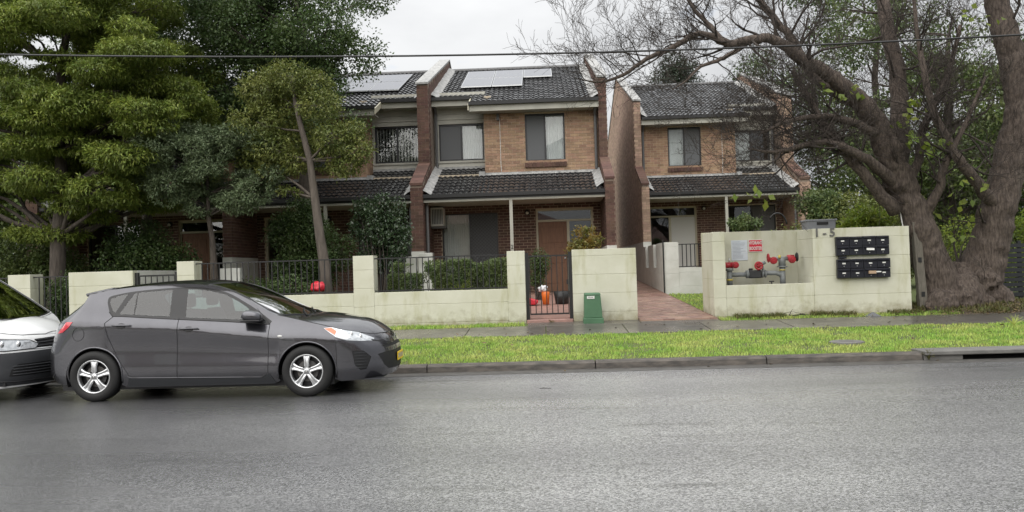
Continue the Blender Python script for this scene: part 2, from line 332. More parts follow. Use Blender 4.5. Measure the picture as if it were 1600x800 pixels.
# grass
def grass_patch(n, xr, yr, hgt, keep=None, zf=ground_z, name='grass', label='', wid=.0045, parent=None, m='grass', seed=1):
    r = np.random.default_rng(seed)
    X = r.uniform(*xr, n); Y = r.uniform(*yr, n)
    if keep is not None:
        k = np.array([keep(a, b) for a, b in zip(X, Y)]); X, Y = X[k], Y[k]
    n = len(X); Z = np.array([zf(a, b) for a, b in zip(X, Y)])-.012
    cl = np.array([noise.noise((a*2.3, b*2.3, 0)) for a, b in zip(X, Y)]); h = hgt*(r.uniform(.5, 1.15, n)+.45*cl)
    a = r.uniform(0, 2*math.pi, n); lean = r.uniform(.1, .9, n)*h; b = a+r.uniform(-.6, .6, n); dx, dy = np.cos(a)*wid, np.sin(a)*wid
    lx, ly = -np.sin(b)*lean, np.cos(b)*lean
    P = np.stack([np.stack([X-dx, Y-dy, Z], 1), np.stack([X+dx, Y+dy, Z], 1), np.stack([X+dx*.8+lx*.4, Y+dy*.8+ly*.4, Z+h*.65], 1), np.stack([X+lx, Y+ly, Z+h], 1), np.stack([X-dx*.8+lx*.4, Y-dy*.8+ly*.4, Z+h*.65], 1)], 1).reshape(-1, 3)
    b0 = np.arange(n)[:, None]*5
    F = np.concatenate([b0+np.array([[0,1,2]]), b0+np.array([[0,2,4]]), b0+np.array([[4,2,3]])], 0)
    me = numpy_mesh(name, P, F, 3); o = link(name, me, m, parent); o['kind'] = 'stuff'
    if label: o['label'] = label; o['category'] = 'grass'
    return o
def edge_wob(x): return .05*math.sin(x*3.1)+.04*math.sin(x*7.7+1)
def lid_gap(x, y): return (x-4.72)**2/.07+(y-13.05)**2/.05 > 1 and not (5.3 < x < 9.45 and y < 12.3+.03*math.sin(x*9))
grass_patch(125000, (-12.5,13.5), (12.0,14.95), .042, lambda x, y: 12.03+.25*edge_wob(x) < y < 14.88+edge_wob(x) and lid_gap(x, y) and (noise.noise((x*1.1, y*1.9, 4)) > -.34 or random.random() < .3), name='verge_grass', label='mown bright green grass strip between kerb and footpath', seed=2, wid=.005)
grass_patch(16000, (-12.5,8.2), (16.15,16.8), .055, lambda x, y: y > 16.22+edge_wob(x*1.3) and not (-.42 < x < 3.5), name='wall_foot_grass', label='ragged grass growing along the foot of the front walls', seed=3, wid=.005)
grass_patch(9000, (3.5,7.3), (17,23.4), .05, lambda x, y: x < 3.5+.2*(y-17) , name='court_grass', label='small patch of lawn beside the brick driveway', seed=4, wid=.008)
# flat service lid in the grass
lid = thing('service_lid', 'small oval concrete service lid sunk in the verge grass', 'manhole lid', (4.72,13.05,ground_z(0,13.05)))
g = MB(); g.lathe([(.005,.03),(.24,.03),(.26,.02),(.26,-.03)], (4.72,13.05,ground_z(0,13.05)-.005), n=24); g.build('surround', 'concrete', lid)
g = MB(); g.lathe([(.004,.03),(.10,.03),(.11,.024)], (4.72,13.05,ground_z(0,13.05)+.003), n=16); g.build('cover', 'iron', lid)
# twig on the road, paper bit
g = MB(); g.tube([(-.10,10.02,.006),(-.05,10.03,.008),(.04,10.0,.006)], [.005,.006,.004], 5); tag(g.build('fallen_twig', mat('bark_dark', (.03,.024,.02), .9)), 'small dark twig lying on the wet road near kerb', 'twig')
g = MB(); g.box(-3.42,-3.36,6.05,6.08,.006,.012); tag(g.build('paper_scrap', 'curtain'), 'tiny white scrap lying on asphalt in foreground', 'litter')

# ------------------------------------------------------------------ brick driveway between the houses
drive = struct(bpy.data.objects.new('driveway', None)); C.objects.link(drive); ROOT['driveway'] = Vector()
def dz(y): return .385+(y-16.46)*.042
g = MB(); g.add([(1.9,16.46,.2),(3.45,16.46,.2),(3.45,44,.2),(1.9,44,.2),(1.9,16.46,dz(16.46)-.02),(3.45,16.46,dz(16.46)-.02),(3.45,44,dz(44)-.02),(1.9,44,dz(44)-.02)], [(4,5,6,7),(0,1,5,4),(1,2,6,5),(3,0,4,7)])
g.build('bedding', 'mortar_brown', drive)
pv = MB(); pv.box(-.112,.112,-.054,.054,-.04,0); pme = None; rest = MB(); cnt = 0
row = 0; y = 16.52
while y < 34:
    off = (row % 2)*.115; x = 1.905-off
    while x < 3.44:
        x0, x1 = max(x, 1.905), min(x+.23, 3.445)
        if x1-x0 > .05:
            full = x1-x0 > .225; zj = random.uniform(-.003,.004)
            if full and cnt < 300:
                if pme is None: pme = pv.build('paver', 'paver', drive); pme.location = (x+.115, y+.055, dz(y+.055)+zj); o = pme
                else: o = pme.copy(); C.objects.link(o); o.location = (x+.115, y+.055, dz(y+.055)+zj)
                o.rotation_euler = (.0405, random.uniform(-.01,.01), random.uniform(-.012,.012)); cnt += 1
            else: rest.box(x0+.003, x1-.003, y, y+.108, dz(y)-.04, dz(y+.055)+zj)
        x += .23
    y += .115; row += 1
rest.build('far_pavers', 'paver', drive, kind='stuff')
# ------------------------------------------------------------------ town houses
BH, BL, JT = .086, .240, .010      # course height, brick length with joint, joint
def brick_rects(u0, u1, z0, z1, holes=(), inside=None, phase=0):
    """brick rectangles (ua, ub, za, zb, full) of stretcher bond between u0..u1, z0..z1, cut round rectangular holes"""
    out = []; r = 0; z = z0
    while z+BH <= z1+.03:
        za, zb = z+JT/2, min(z+BH-JT/2, z1); zm = (za+zb)/2
        u = u0-(BL/2 if (r+phase) % 2 else 0)
        while u < u1:
            segs = [(max(u, u0)+JT/2, min(u+BL, u1)-JT/2)]
            for a, b, c, d in holes:
                if c < zm < d:
                    ns = []
                    for s0, s1 in segs:
                        if b <= s0 or a >= s1: ns.append((s0, s1)); continue
                        if s0 < a: ns.append((s0, a-.004))
                        if s1 > b: ns.append((b+.004, s1))
                    segs = ns
            for s0, s1 in segs:
                if s1-s0 > .03 and (inside is None or (inside(s0, zb) and inside(s1, zb) and inside((s0+s1)/2, za))):
                    out.append((s0, s1, za, zb, s1-s0 > BL-JT-.004))
            u += BL
        z += BH; r += 1
    return out
def brick_front(mb, rects, y, d=.012):
    for a, b, c, e, _ in rects:
        mb.add([(a,y-d,c),(b,y-d,c),(b,y-d,e),(a,y-d,e),(a,y,c),(b,y,c),(b,y,e),(a,y,e)], [(0,1,2,3),(0,4,5,1),(3,2,6,7),(0,3,7,4),(1,5,6,2)])
def brick_side(mb, rects, x, d=.012, sgn=-1):
    for a, b, c, e, _ in rects:
        mb.add([(x+sgn*d,a,c),(x+sgn*d,b,c),(x+sgn*d,b,e),(x+sgn*d,a,e),(x,a,c),(x,b,c),(x,b,e),(x,a,e)], [(0,1,2,3),(0,4,5,1),(3,2,6,7),(0,3,7,4),(1,5,6,2)])
SL = .40; SLA = math.atan(SL)
def wall_with_holes(mb, x0, x1, y0, y1, z0, z1, holes):
    xs = sorted({x0, x1, *[h[0] for h in holes], *[h[1] for h in holes]})
    for a, b in zip(xs, xs[1:]):
        cuts = sorted((h[2], h[3]) for h in holes if h[0] <= a+1e-6 and h[1] >= b-1e-6); z = z0
        for c, d in cuts:
            if c > z+1e-6: mb.box(a, b, y0, y1, z, c)
            z = d
        if z < z1-1e-6: mb.box(a, b, y0, y1, z, z1)
_tile = None
def tile_mesh():
    """one roman tile, .32 wide, two rolls, seen length .335; origin at its lower edge centre, runs up along +Y"""
    global _tile
    if _tile: return _tile
    n = 10; W, Ln = .325, .38; vs = []; fs = []
    def prof(t): return .032*abs(math.sin(t*2*math.pi))**1.3 if True else 0
    for y, zb in ((0, .030), (Ln, .0)):
        for i in range(n+1):
            t = i/n; vs.append((-W/2+W*t, y, zb+prof(t)))
    for i in range(n+1): vs.append((-W/2+W*i/n, .004, .004+prof(i/n)*.3))
    fs = [(i, i+1, n+2+i, n+1+i) for i in range(n)]+[(2*n+2+i, 2*n+3+i, i+1, i) for i in range(n)]
    _tile = (vs, fs); return _tile
def house(name, label, ax, sx, Yo, Zo, opts):
    T = lambda x, y, z: (ax+sx*x, y+Yo, z+Zo)
    M = lambda: MB(T, sx < 0)
    g0 = ground_z(0, 25+Yo)
    root = thing(name, label, 'house', T(-.83, 25, 0)[:2]+(g0,), 'row of two-storey brick town houses')
    zf = g0-Zo+.06                                     # floor, local
    det = opts.get('detail', True)
    holeU = (-.45,.77,4.79,6.25); holeW = (-3.10,-1.37,zf+.12,3.27); holeD = (-.20,1.54,zf-.2,3.31); holeC = (-3.22,-1.79,5.01,6.18)
    XL, XR = -3.36, 1.78
    # masonry backing
    w = M(); wall_with_holes(w, XL, XR, 25.0, 25.22, zf-.3, 4.45, [holeW, holeD]); wall_with_holes(w, -1.70, XR, 25.0, 25.22, 4.45, 6.62, [holeU])
    w.box(-1.70, -1.48, 25.22, 26.1, 4.45, 6.9); wall = w.build('wall', 'mortar', root)
    w = M(); wall_with_holes(w, XL, -1.70, 25.9, 26.1, 4.4, 7.2, [holeC]); clad = w.build('cladding', 'weatherboard', root)
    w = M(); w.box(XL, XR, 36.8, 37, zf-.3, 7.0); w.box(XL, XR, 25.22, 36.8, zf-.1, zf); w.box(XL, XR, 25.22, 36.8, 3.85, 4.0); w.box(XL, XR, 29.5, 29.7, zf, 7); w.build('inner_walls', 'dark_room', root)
    # bricks: upper bay first as single bricks, everything else joined
    up = brick_rects(-1.70, XR, 4.30, 6.60, [holeU]); lo = brick_rects(XL, XR, zf-.2, 3.75, [holeW, holeD])
    rest = M(); brick_front(rest, [q for q in up if not q[4]], 25.0)
    full = [q for q in up if q[4]]; n1 = opts.get('bricks', 0)
    for i, (a, b, c, d, _) in enumerate(full[::-1]):
        if i < n1:
            if 'brick' not in SHARED:
                k = MB(); brick_front(k, [(-.115,.115,-.038,.038,1)], 0); o = k.build('brick', 'brick_tan', None); SHARED['brick'] = o.data
            else: o = link('brick', SHARED['brick'], None)
            o.parent = wall; q = Vector(T((a+b)/2, 25.0, (c+d)/2)); o.location = q-ROOT[root.name]
        else: brick_front(rest, [(a, b, c, d, 1)], 25.0)
    brick_side(rest, brick_rects(25.0, 25.9, 4.5, 6.8), -1.70)
    rest.build('upper_brickwork', 'brick_tan', wall, kind='stuff')
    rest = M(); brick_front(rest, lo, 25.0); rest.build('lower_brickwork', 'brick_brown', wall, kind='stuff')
    # weatherboards
    z = 4.62; holes = [holeC]
    while z < 7.0:
        segs = [(XL, -1.715)]
        if z+.17 > holeC[2]-.05 and z < holeC[3]+.05: segs = [(XL, holeC[0]-.05), (holeC[1]+.05, -1.715)]
        for a, b in segs:
            k = M(); k.prism([(25.9,z),(25.868,z+.004),(25.868,z+.012),(25.885,z+.168),(25.9,z+.168)], 'x', a, b); k.build('board', 'weatherboard', clad)
        z += .17
    # windows
    def window(x0, x1, y, z0, z1, left, right, frame='alu', fw=.05, nm='window', split=.5):
        f = M(); f.box(x0, x0+fw, y, y+.09, z0, z1); f.box(x1-fw, x1, y, y+.09, z0, z1); f.box(x0+fw, x1-fw, y, y+.09, z1-fw, z1); f.box(x0+fw, x1-fw, y, y+.09, z0, z0+fw)
        xm = x0+(x1-x0)*split; f.box(xm-fw*.5, xm+fw*.5, y+.002, y+.088, z0+fw, z1-fw); win = f.build(nm, frame, root)
        for a, b, kd in ((x0+fw, xm-fw*.5, left), (xm+fw*.5, x1-fw, right)):
            k = M(); k.box(a, b, y+.05, y+.056, z0+fw, z1-fw); k.build('pane', 'glass', win)
            if kd == 'screen':
                k = M(); k.box(a, b, y+.02, y+.024, z0+fw, z1-fw); k.build('flyscreen', 'flyscreen', win)
            elif kd == 'lattice':
                k = M(); k.box(a, b, y+.04, y+.044, z0+fw, z1-fw); k.build('flyscreen', 'flyscreen', win)
                lat = M(); s = .105; W, Hh = b-a, z1-z0-2*fw
                t = -Hh
                while t < W:
                    for dr in (0, 1):
                        ua, ub = max(t, 0), min(t+Hh, W)
                        if ub-ua > .02:
                            pa, pb = (ua-t, ub-t) if dr == 0 else (Hh-(ua-t), Hh-(ub-t))
                            lat.bar((a+ua, y+.022-dr*.004, z0+fw+pa), (a+ub, y+.022-dr*.004, z0+fw+pb), .009, .009, (0,1,0))
                    t += s
                lat.build('lattice', 'alu' if frame == 'alu' else frame, win)
            elif kd in ('curtain', 'sheer'):
                k = M(); n = 40; vs = []
                for i in range(n+1):
                    u = a-.02+(b-a+.04)*i/n; yy = y+.10+.022*math.sin(i*1.9)+.01*math.sin(i*.7)
                    vs += [(u, yy, z0), (u, yy, z1)]
                k.add(vs, [(2*i, 2*i+2, 2*i+3, 2*i+1) for i in range(n)]); k.build('curtain', 'curtain', win, smooth=True)
            elif kd in ('blinds', 'blinds_light'):
                u = a+.03
                while u < b:
                    k = M(); k.add([(u-.03,y+.10,z0+fw),(u+.03,y+.12,z0+fw),(u+.03,y+.12,z1-fw),(u-.03,y+.10,z1-fw)], [(0,1,2,3)]); k.build('blind_slat', 'blind_light' if (kd == 'blinds_light' or random.random() < .25) else 'blind', win); u += .10
            elif kd == 'none': pass
        return win
    window(holeU[0], holeU[1], 25.05, holeU[2], holeU[3], *opts.get('winU', ('screen','curtain')))
    window(holeC[0], holeC[1], 25.93, holeC[2], holeC[3], *opts.get('winC', ('screen','curtain')))
    k = M(); k.box(holeC[0]-.06, holeC[1]+.04, 25.84, 25.93, holeC[2]-.07, holeC[2]-.01); k.box(holeC[0]-.05, holeC[0]-.003, 25.86, 25.93, holeC[2]-.01, holeC[3]+.05); k.box(holeC[1]+.003, holeC[1]+.04, 25.86, 25.93, holeC[2]-.01, holeC[3]+.05); k.box(holeC[0], holeC[1], 25.86, 25.93, holeC[3]+.003, holeC[3]+.05)
    k.build('window_trim', 'fascia', clad)
    window(holeW[0], holeW[1], 25.05, holeW[2], holeW[3], *opts.get('winL', ('curtain','lattice')))
    # brick sill of the upper window
    for i in range(11):
        u = holeU[0]-.03+i*.117; k = M(); k.prism([(24.93,4.60),(24.93,4.72),(25.06,4.785),(25.06,4.60)], 'x', u, u+.107); k.build('sill_brick', 'brick_brown', wall)
    # entry: frame, transom, door, side light
    f = M(); x0, x1 = holeD[0], holeD[1]; zt = 2.95
    for a, b, c, d in ((x0,x0+.06,zf,3.31),(x1-.06,x1,zf,3.31),(x0+.06,x1-.06,3.25,3.31),(x0+.06,x1-.06,zt-.03,zt+.03),(.74,.82,zf,zt-.03)): f.box(a, b, 25.06, 25.17, c, d)
    ent = f.build('entry_frame', 'cream_frame', root)
    k = M(); k.box(x0+.06, x1-.06, 25.1, 25.106, zt+.03, 3.25); k.build('transom_pane', 'glass', ent)
    k = M(); k.box(.82, x1-.06, 25.1, 25.106, zf, zt-.03); k.build('side_pane', 'glass', ent)
    dm = opts.get('door', 'timber_door')
    k = M(); k.box(x0+.065, .735, 25.1, 25.14, zf+.01, zt-.035); door = k.build('door', dm, ent)
    if opts.get('security'):
        s = M(); a, b, c, d = x0+.10, .70, zf+.1, zt-.07
        for q in ((a-.03,a,c,d),(b,b+.03,c,d),(a,b,d-.03,d),(a,b,c,c+.03),(a,b,zf+1.0,zf+1.08)): s.box(q[0], q[1], 25.068, 25.095, q[2], q[3])
        t = -2.0
        while t < .8:
            for dr in (0, 1):
                Hh, W = d-c, b-a; ua, ub = max(t, 0), min(t+Hh, W)
                if ub > ua+.02:
                    pa, pb = (ua-t, ub-t) if dr == 0 else (Hh-(ua-t), Hh-(ub-t)); s.bar((a+ua, 25.08+.004*dr, c+pa), (a+ub, 25.08+.004*dr, c+pb), .011, .011, (0,1,0))
            t += .12
        s.build('security_grille', opts['security'], door)
    else:
        for j in range(3):
            k = M(); k.box(x0+.16, .64, 25.085, 25.1, zf+.25+j*.62, zf+.72+j*.62); k.build('door_panel', dm, door, bevel=.012)
    k = M(); k.lathe([(.001,-.05),(.022,-.05),(.03,-.03),(.012,0)], (.66, 25.1, zf+1.02), 'y', 10); k.build('handle', 'silver', door)
    # wall lamp
    k = M(); k.lathe([(.001,-.10),(.05,-.095),(.085,-.05),(.085,0)], (-.46,25.0,3.22), 'y', 16); lampo = k.build('wall_lamp', 'black_metal', root, smooth=True)
    k = M(); k.lathe([(.001,-.135),(.03,-.13),(.05,-.10),(.05,-.08)], (-.46,25.0,3.20), 'y', 12); k.build('lamp_glass', 'white_plastic', lampo, smooth=True)
    if det:
        k = M(); k.box(-1.31,-1.23,24.9,25.0,6.08,6.28); k.build('sensor_light', 'downpipe', root)
        k = M(); k.tube([(-1.22,24.985,6.1),(-1.22,24.985,4.8),(-1.21,24.985,4.5)], .009, 5); k.build('cable', 'white_plastic', root)
    # party walls
    def party(x0, x1, sides, nm='party_wall'):
        prof = [(22.9,zf-.4),(22.9,3.93),(24.62,4.72),(24.62,7.20),(30.9,9.50),(37.2,7.05),(37.2,zf-.4)]
        k = M(); k.prism(prof, 'x', x0+.012, x1-.012); pw = k.build(nm, 'mortar_brown', root)
        def topz(y): return lerp_tab([(22.9,3.93),(24.62,4.72),(24.621,7.20),(30.9,9.50),(37.2,7.05)], y)
        zd = zf+1.3
        b = M(); brick_front(b, brick_rects(x0, x1, zd, 3.9), 22.9+.001); brick_front(b, brick_rects(x0, x1, 4.75, 7.18), 24.62+.001)
        ins = lambda y, z: z < topz(y)-.01
        for sg, vis in sides:
            xx = x0+.012 if sg < 0 else x1-.012
            if vis == 'all': rr = brick_rects(22.9, 37.2, zd, 9.6, inside=ins)
            else: rr = brick_rects(22.9, 37.2, zd if vis == 'low' else 3.8, 9.6, inside=lambda y, z: ins(y, z) and (z > 6.4+(y-24.4)*SL or y < 25.1))
            brick_side(b, rr, xx, sgn=sg)
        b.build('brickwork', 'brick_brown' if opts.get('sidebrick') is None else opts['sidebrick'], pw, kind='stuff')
        # rendered base
        k = M(); k.box(x0-.004, x1+.004, 22.88, 25.0 if 'full' not in opts else 37.1, zf-.4, zd); k.build('rendered_base', 'render_white', pw)
        # cement cappings following the slope
        for (ya, za), (yb, zb), m_ in (((24.56,7.20),(30.9,9.52),'cement'),((30.9,9.52),(37.25,7.06),'cement')):
            k = M(); k.prism([(ya,za),(yb,zb),(yb,zb+.06),(ya,za+.06)], 'x', x0-.02, x1+.02); k.build('capping', m_, pw)
        for i in range(8):
            t0, t1 = i/8, (i+1)/8-.006; y0_, y1_ = 22.87+1.75*t0, 22.87+1.75*t1; z0_, z1_ = 3.94+.79*t0, 3.94+.79*t1
            k = M(); k.prism([(y0_,z0_),(y1_,z1_),(y1_,z1_+.07),(y0_,z0_+.07)], 'x', x0-.005, x1+.005); k.build('capping_brick', 'brick_brown', pw)
        return pw
    for x0, x1, sides in opts['party']: party(x0, x1, sides)
    # roof structure
    zu = lambda y: 6.50+(y-24.4)*SL
    k = M(); k.prism([(24.45,6.44),(30.9,zu(30.9)-.03),(36.8,zu(30.9)-.03-5.9*SL),(36.8,zu(30.9)-.12-5.9*SL),(30.9,zu(30.9)-.14),(24.45,6.36)], 'x', -2.05, XR)
    k.prism([(25.36,zu(25.36)-.05),(30.9,zu(30.9)-.03),(36.8,zu(30.9)-.03-5.9*SL),(36.8,zu(30.9)-.12-5.9*SL),(30.9,zu(30.9)-.14),(25.36,zu(25.36)-.14)], 'x', XL, -2.052)
    roof = k.build('roof', 'gutter', root)
    zl = lambda y: 3.63+(y-23.0)*.375
    k = M(); k.prism([(23.05,3.60),(25.0,zl(25)-.03),(25.0,zl(25)-.12),(23.05,3.52)], 'x', XL, XR); k.prism([(25.0,zl(25)-.03),(25.9,zl(25.9)-.03),(25.9,zl(25.9)-.12),(25.0,zl(25)-.12)], 'x', XL, -1.71)
    porch = k.build('porch_roof', 'gutter', root)
    # tiles
    tv, tf = tile_mesh()
    def lay(par, x0, x1, y0, y1, zfun, ang, nind, nm):
        ca, sa = math.cos(ang), math.sin(ang); exp = .335*ca; yy = y0; rest = M(); ct = 0; r_ = 0
        ncol = max(1, round((x1-x0)/.32)); cw = (x1-x0)/ncol
        while yy < y1-.05:
            for c in range(ncol):
                xc = x0+cw*(c+.5); zj = zfun(yy)+random.uniform(-.003,.004)
                if ct < nind:
                    if 'tile' not in SHARED:
                        kk = MB(); kk.add(tv, tf); o = kk.build('tile', 'tile', None, normals=False); o.data.shade_smooth(); SHARED['tile'] = o.data
                        try: o.data.set_sharp_from_angle(angle=R(50))
                        except Exception: pass
                    else: o = link('tile', SHARED['tile'], None)
                    o.parent = par; o.location = Vector(T(xc, yy, zj))-ROOT[root.name]; o.rotation_euler = (ang+random.uniform(-.012,.012), 0, random.uniform(-.012,.012)); ct += 1
                    o.scale = (cw/.325, 1, 1)
                else:
                    jr = random.uniform(-.012,.012); c2, s2 = math.cos(ang+jr), math.sin(ang+jr)
                    rest.add([(xc+q[0]*cw/.325, yy+q[1]*c2-q[2]*s2, zj+q[1]*s2+q[2]*c2) for q in tv], tf)
            yy += exp; r_ += 1
        if rest.v: rest.build(nm, 'tile', par, kind='stuff', normals=False)
    nT = opts.get('tiles', 0)
    lay(roof, -2.08, XR-.02, 24.36, 30.9, zu, SLA, nT, 'upper_tiles'); lay(roof, XL+.02, -2.08, 25.30, 30.9, zu, SLA, 0, 'corner_tiles')
    la = math.atan(.375); lay(porch, XL+.02, XR-.02, 22.98, 25.0, zl, la, min(nT, 300-0 if nT else 0) and 130, 'porch_tiles'); lay(porch, XL+.02, -1.73, 22.98+.335*math.cos(la)*7, 25.9, zl, la, 0, 'porch_corner_tiles')
    for i in range(14):                                 # ridge caps
        u = XL+(XR-XL)*i/14; k = M(); k.lathe([(.10,0),(.10,(XR-XL)/14-.004)], (u, 30.9, zu(30.9)+.0), 'x', 8, 0, math.pi); k.build('ridge_cap', 'tile', roof)
    # mortar flashings against the party walls
    def flash(x0, x1, ya, yb, zfun, nm='flashing', par=roof):
        k = M(); n = 16; vs = []
        for i in range(n+1):
            y = ya+(yb-ya)*i/n; z = zfun(y)
            for j, t in enumerate((0,.35,.7,1)):
                vs.append((x0+(x1-x0)*t, y+.02*math.sin(i*5+j), z+(.17,.12,.075,.03)[j]+.012*math.sin(i*2.3+j*1.7)))
        k.add(vs, [(i*4+j, i*4+j+1, i*4+j+5, i*4+j+4) for i in range(n) for j in range(3)]); k.build(nm, 'cement', par, smooth=True)
    flash(XL, XL+.26, 25.3, 30.8, zu); flash(XR, XR-.26, 24.4, 30.8, zu)
    flash(XL, XL+.24, 23.0, 25.9, zl, par=porch); flash(XR, XR-.24, 23.25, 25.0, zl, par=porch)
    k = M(); k.box(-1.70, XR, 24.96, 25.0, zl(25), zl(25)+.10); k.add([(-1.9,24.9,zl(24.9)+.05),(XR,24.9,zl(24.9)+.05),(XR,24.99,zl(25)+.10),(-1.9,24.99,zl(25)+.10)], [(0,1,2,3)])
    k.box(-1.9, -1.712, 24.9, 25.86, zl(25)+.0, zl(25)+.14); k.box(XL, -1.72, 25.82, 25.86, zl(25.86), zl(25.86)+.11); k.build('apron_flashing', 'cement', porch)
    # gutters, fascias, soffits
    def gut(x0, x1, y, z, par):
        k = M(); k.prism([(y-.11,z-.10),(y-.12,z),(y-.105,z),(y-.10,z-.08),(y-.01,z-.08),(y-.01,z-.10)], 'x', x0, x1); k.build('gutter', 'gutter', par)
    gut(-2.12, XR-.0, 24.42, 6.56, roof); gut(XL, -2.13, 25.36, 6.93, roof); gut(XL-.0, XR+.0, 23.06, 3.68, porch)
    k = M(); k.box(-2.1, XR, 24.415, 24.45, 6.28, 6.47); k.box(XL, -2.1, 25.355, 25.39, 6.66, 6.84); k.build('fascia', 'fascia', roof)
    k = M(); k.prism([(24.36,6.30),(25.4,6.72),(25.4,6.9),(24.36,6.48)], 'x', -2.145, -2.105); k.build('barge_board', 'cream_frame', roof)
    k = M(); k.box(-2.1, XR, 24.451, 25.0, 6.30, 6.325); k.box(XL, -2.1, 25.391, 25.9, 6.68, 6.70); k.build('soffit', 'fascia', roof)
    k = M(); k.box(XL, XR, 23.055, 23.15, 3.46, 3.57); k.build('porch_beam', 'fascia', porch)
    k = M(); k.box(XL, XR, 23.151, 25.0, 3.475, 3.50); k.build('porch_ceiling', 'fascia', porch)
    px_ = -.88; k = M(); k.box(px_-.045, px_+.045, 23.06, 23.15, zf-.1, 3.46); post = k.build('porch_post', 'fascia', root)
    if opts.get('number'):
        text_mesh(opts['number'], .16, 'black_metal', post, FACE_CAM(*T(px_, 23.055, 2.12)), name='house_number', depth=.003)
    dx = opts.get('pipes', (1.70, -3.28))
    k = M(); k.tube([(1.68,24.5,6.4),(1.70,24.86,6.1),(1.70,24.93,4.5)], .045, 8); k.build('downpipe', 'downpipe', root)
    k = M(); k.tube([(-3.29,25.45,6.8),(-3.29,25.78,6.5),(-3.29,25.80,4.7)], .045, 8); k.build('downpipe', 'downpipe', root)
    k = M(); k.tube([(-3.30,23.1,3.55),(-3.30,23.3,3.4),(-3.30,23.3,zf)], .045, 8); k.build('downpipe', 'downpipe', root)
    k = M(); k.box(XL, XR, 23.0, 25.0, zf-.3, zf); k.build('porch_floor', 'paver', root)
    # roof panels
    for x0, rows in opts.get('solar', ()):
        for r_ in rows:
            ya = 26.75+r_*1.6; yb = ya+1.56; zz = lambda y: zu(y)+.13
            k = M(); k.prism([(ya,zz(ya)),(yb,zz(yb)),(yb,zz(yb)-.035),(ya,zz(ya)-.035)], 'x', x0, x0+1.0); sp = k.build('solar_panel', 'silver', roof)
            k = M(); k.prism([(ya+.02,zz(ya+.02)+.003),(yb-.02,zz(yb-.02)+.003),(yb-.02,zz(yb-.02)-.002),(ya+.02,zz(ya+.02)-.002)], 'x', x0+.02, x0+.98); k.build('solar_glass', 'solar_cell', sp)
        for yr in ([27.0] if 0 in rows else [])+[29.3]:
            k = M(); k.box(x0, x0+1.0, yr, yr+.04, zu(yr), zu(yr)+.1); k.build('solar_rail', 'gutter', roof)
    if opts.get('aircon'):
        k = M(); k.box(-3.36,-2.98,24.42,24.98,2.86,3.42); ac = k.build('air_conditioner', 'white_plastic', root, bevel=.015)
        for i in range(7):
            k = M(); k.box(-3.31+i*.048,-3.285+i*.048,24.405,24.42,2.92,3.36); k.build('vent_slat', 'downpipe', ac)
        k = M(); k.box(-3.40,-2.94,24.5,25.0,2.80,2.855); k.build('bracket', 'downpipe', ac)
    return root
SHARED = {}; mat('brick_side', (.42,.295,.22), .85, (.33,.225,.165), 9, bump=.3, bscale=90, island=.22)
PL, PR = (-3.714,-3.36), (1.78,2.05)
H2 = house('town_house', 'tan brick town house in the centre with solar panels and wall air conditioner', 0, 1, 0, 0,
      dict(bricks=300, tiles=170, number='2', aircon=True, door='timber_door', party=[(*PL, [(1,'low'),(-1,'up')]), (*PR, [(-1,'low'),(1,'all')])],
           solar=[(-2.55,(0,1)),(-1.53,(0,1)),(-.51,(1,))]))
H1 = house('town_house', 'shaded brick town house half hidden by the slender tree with dark slatted blind upstairs', -7.074, -1, 0, 0,
      dict(bricks=300, tiles=170, door='timber_door', security='cream_frame', winC=('blinds_light','blinds'), winL=('screen','screen'), party=[(*PR, [(-1,'low')])],
           solar=[(-2.45,(0,1)),(-1.43,(0,1)),(-.41,(0,1)),(.61,(0,1))]))
H0 = house('town_house', 'dim brick town house at far left behind the dense yellow green tree', -11.14, 1, 0, 0,
      dict(detail=False, door='timber_door', winL=('none','none'), party=[(*PL, [])], solar=[]))
HR = house('town_house', 'brick town house on the right behind the bare tree and the hydrant wall', 5.50, -1, 5.4, .33,
      dict(tiles=170, door='white_plastic', security='white_plastic', winL=('screen','none'), winC=('none','sheer'), party=[(*PR, [(1,'all'),(-1,'low')]), (*PL, [(1,'low')])], solar=[], full=True, sidebrick='brick_side'))
# ------------------------------------------------------------------ rendered block front walls
def courses(par, x0, x1, y0, y1, z0, z1, m='render', h=.385, top=.14, name='block_course'):
    """stacked courses with open raked joints round a recessed core"""
    k = MB(); k.box(x0+.008, x1-.008, y0+.008, y1-.008, z0, z1-.01); k.build('core', m, par)
    z = z1; first = True; rows = []
    while z > z0+.02:
        d = top if first else h; rows.append((max(z-d, z0-.02), z)); z -= d; first = False
    for a, b in rows:
        k = MB(); j = .0025; k.box(x0, x1, y0, y1, a+j, b-j); k.build(name, m, par, bevel=.006)
GZ = .371
fw1 = thing('front_wall', 'long low cream rendered front wall with three tall piers and black railings on it', 'wall', (-4,16.9,GZ-.2))
courses(fw1, -7.31, -3.96, 16.8, 17.0, GZ-.15, 1.085, top=.27); courses(fw1, -3.53, -.76, 16.8, 17.0, GZ-.15, 1.085, top=.27)
for a, b in ((-7.68,-7.31),(-3.96,-3.53),(-.76,-.39)):
    courses(fw1, a+.001, b-.001, 16.797, 17.22, GZ-.15, 1.86, name='pier_course', top=.3)
fw2 = thing('front_wall', 'blank cream rendered pier wall right of the black gate behind green pillar', 'wall', (1.23,16.9,GZ-.2))
courses(fw2, .58, 1.89, 16.8, 17.0, GZ-.15, 1.85)
fw3 = thing('front_wall', 'mossy cream rendered wall seen above the grey car roof rear', 'wall', (-9.3,16.9,GZ-.2))
courses(fw3, -10.0, -8.62, 16.8, 17.0, GZ-.15, 1.70, top=.3); courses(fw3, -8.82, -8.62, 17.002, 19.3, GZ-.15, 1.70, m='render_white', name='return_course')
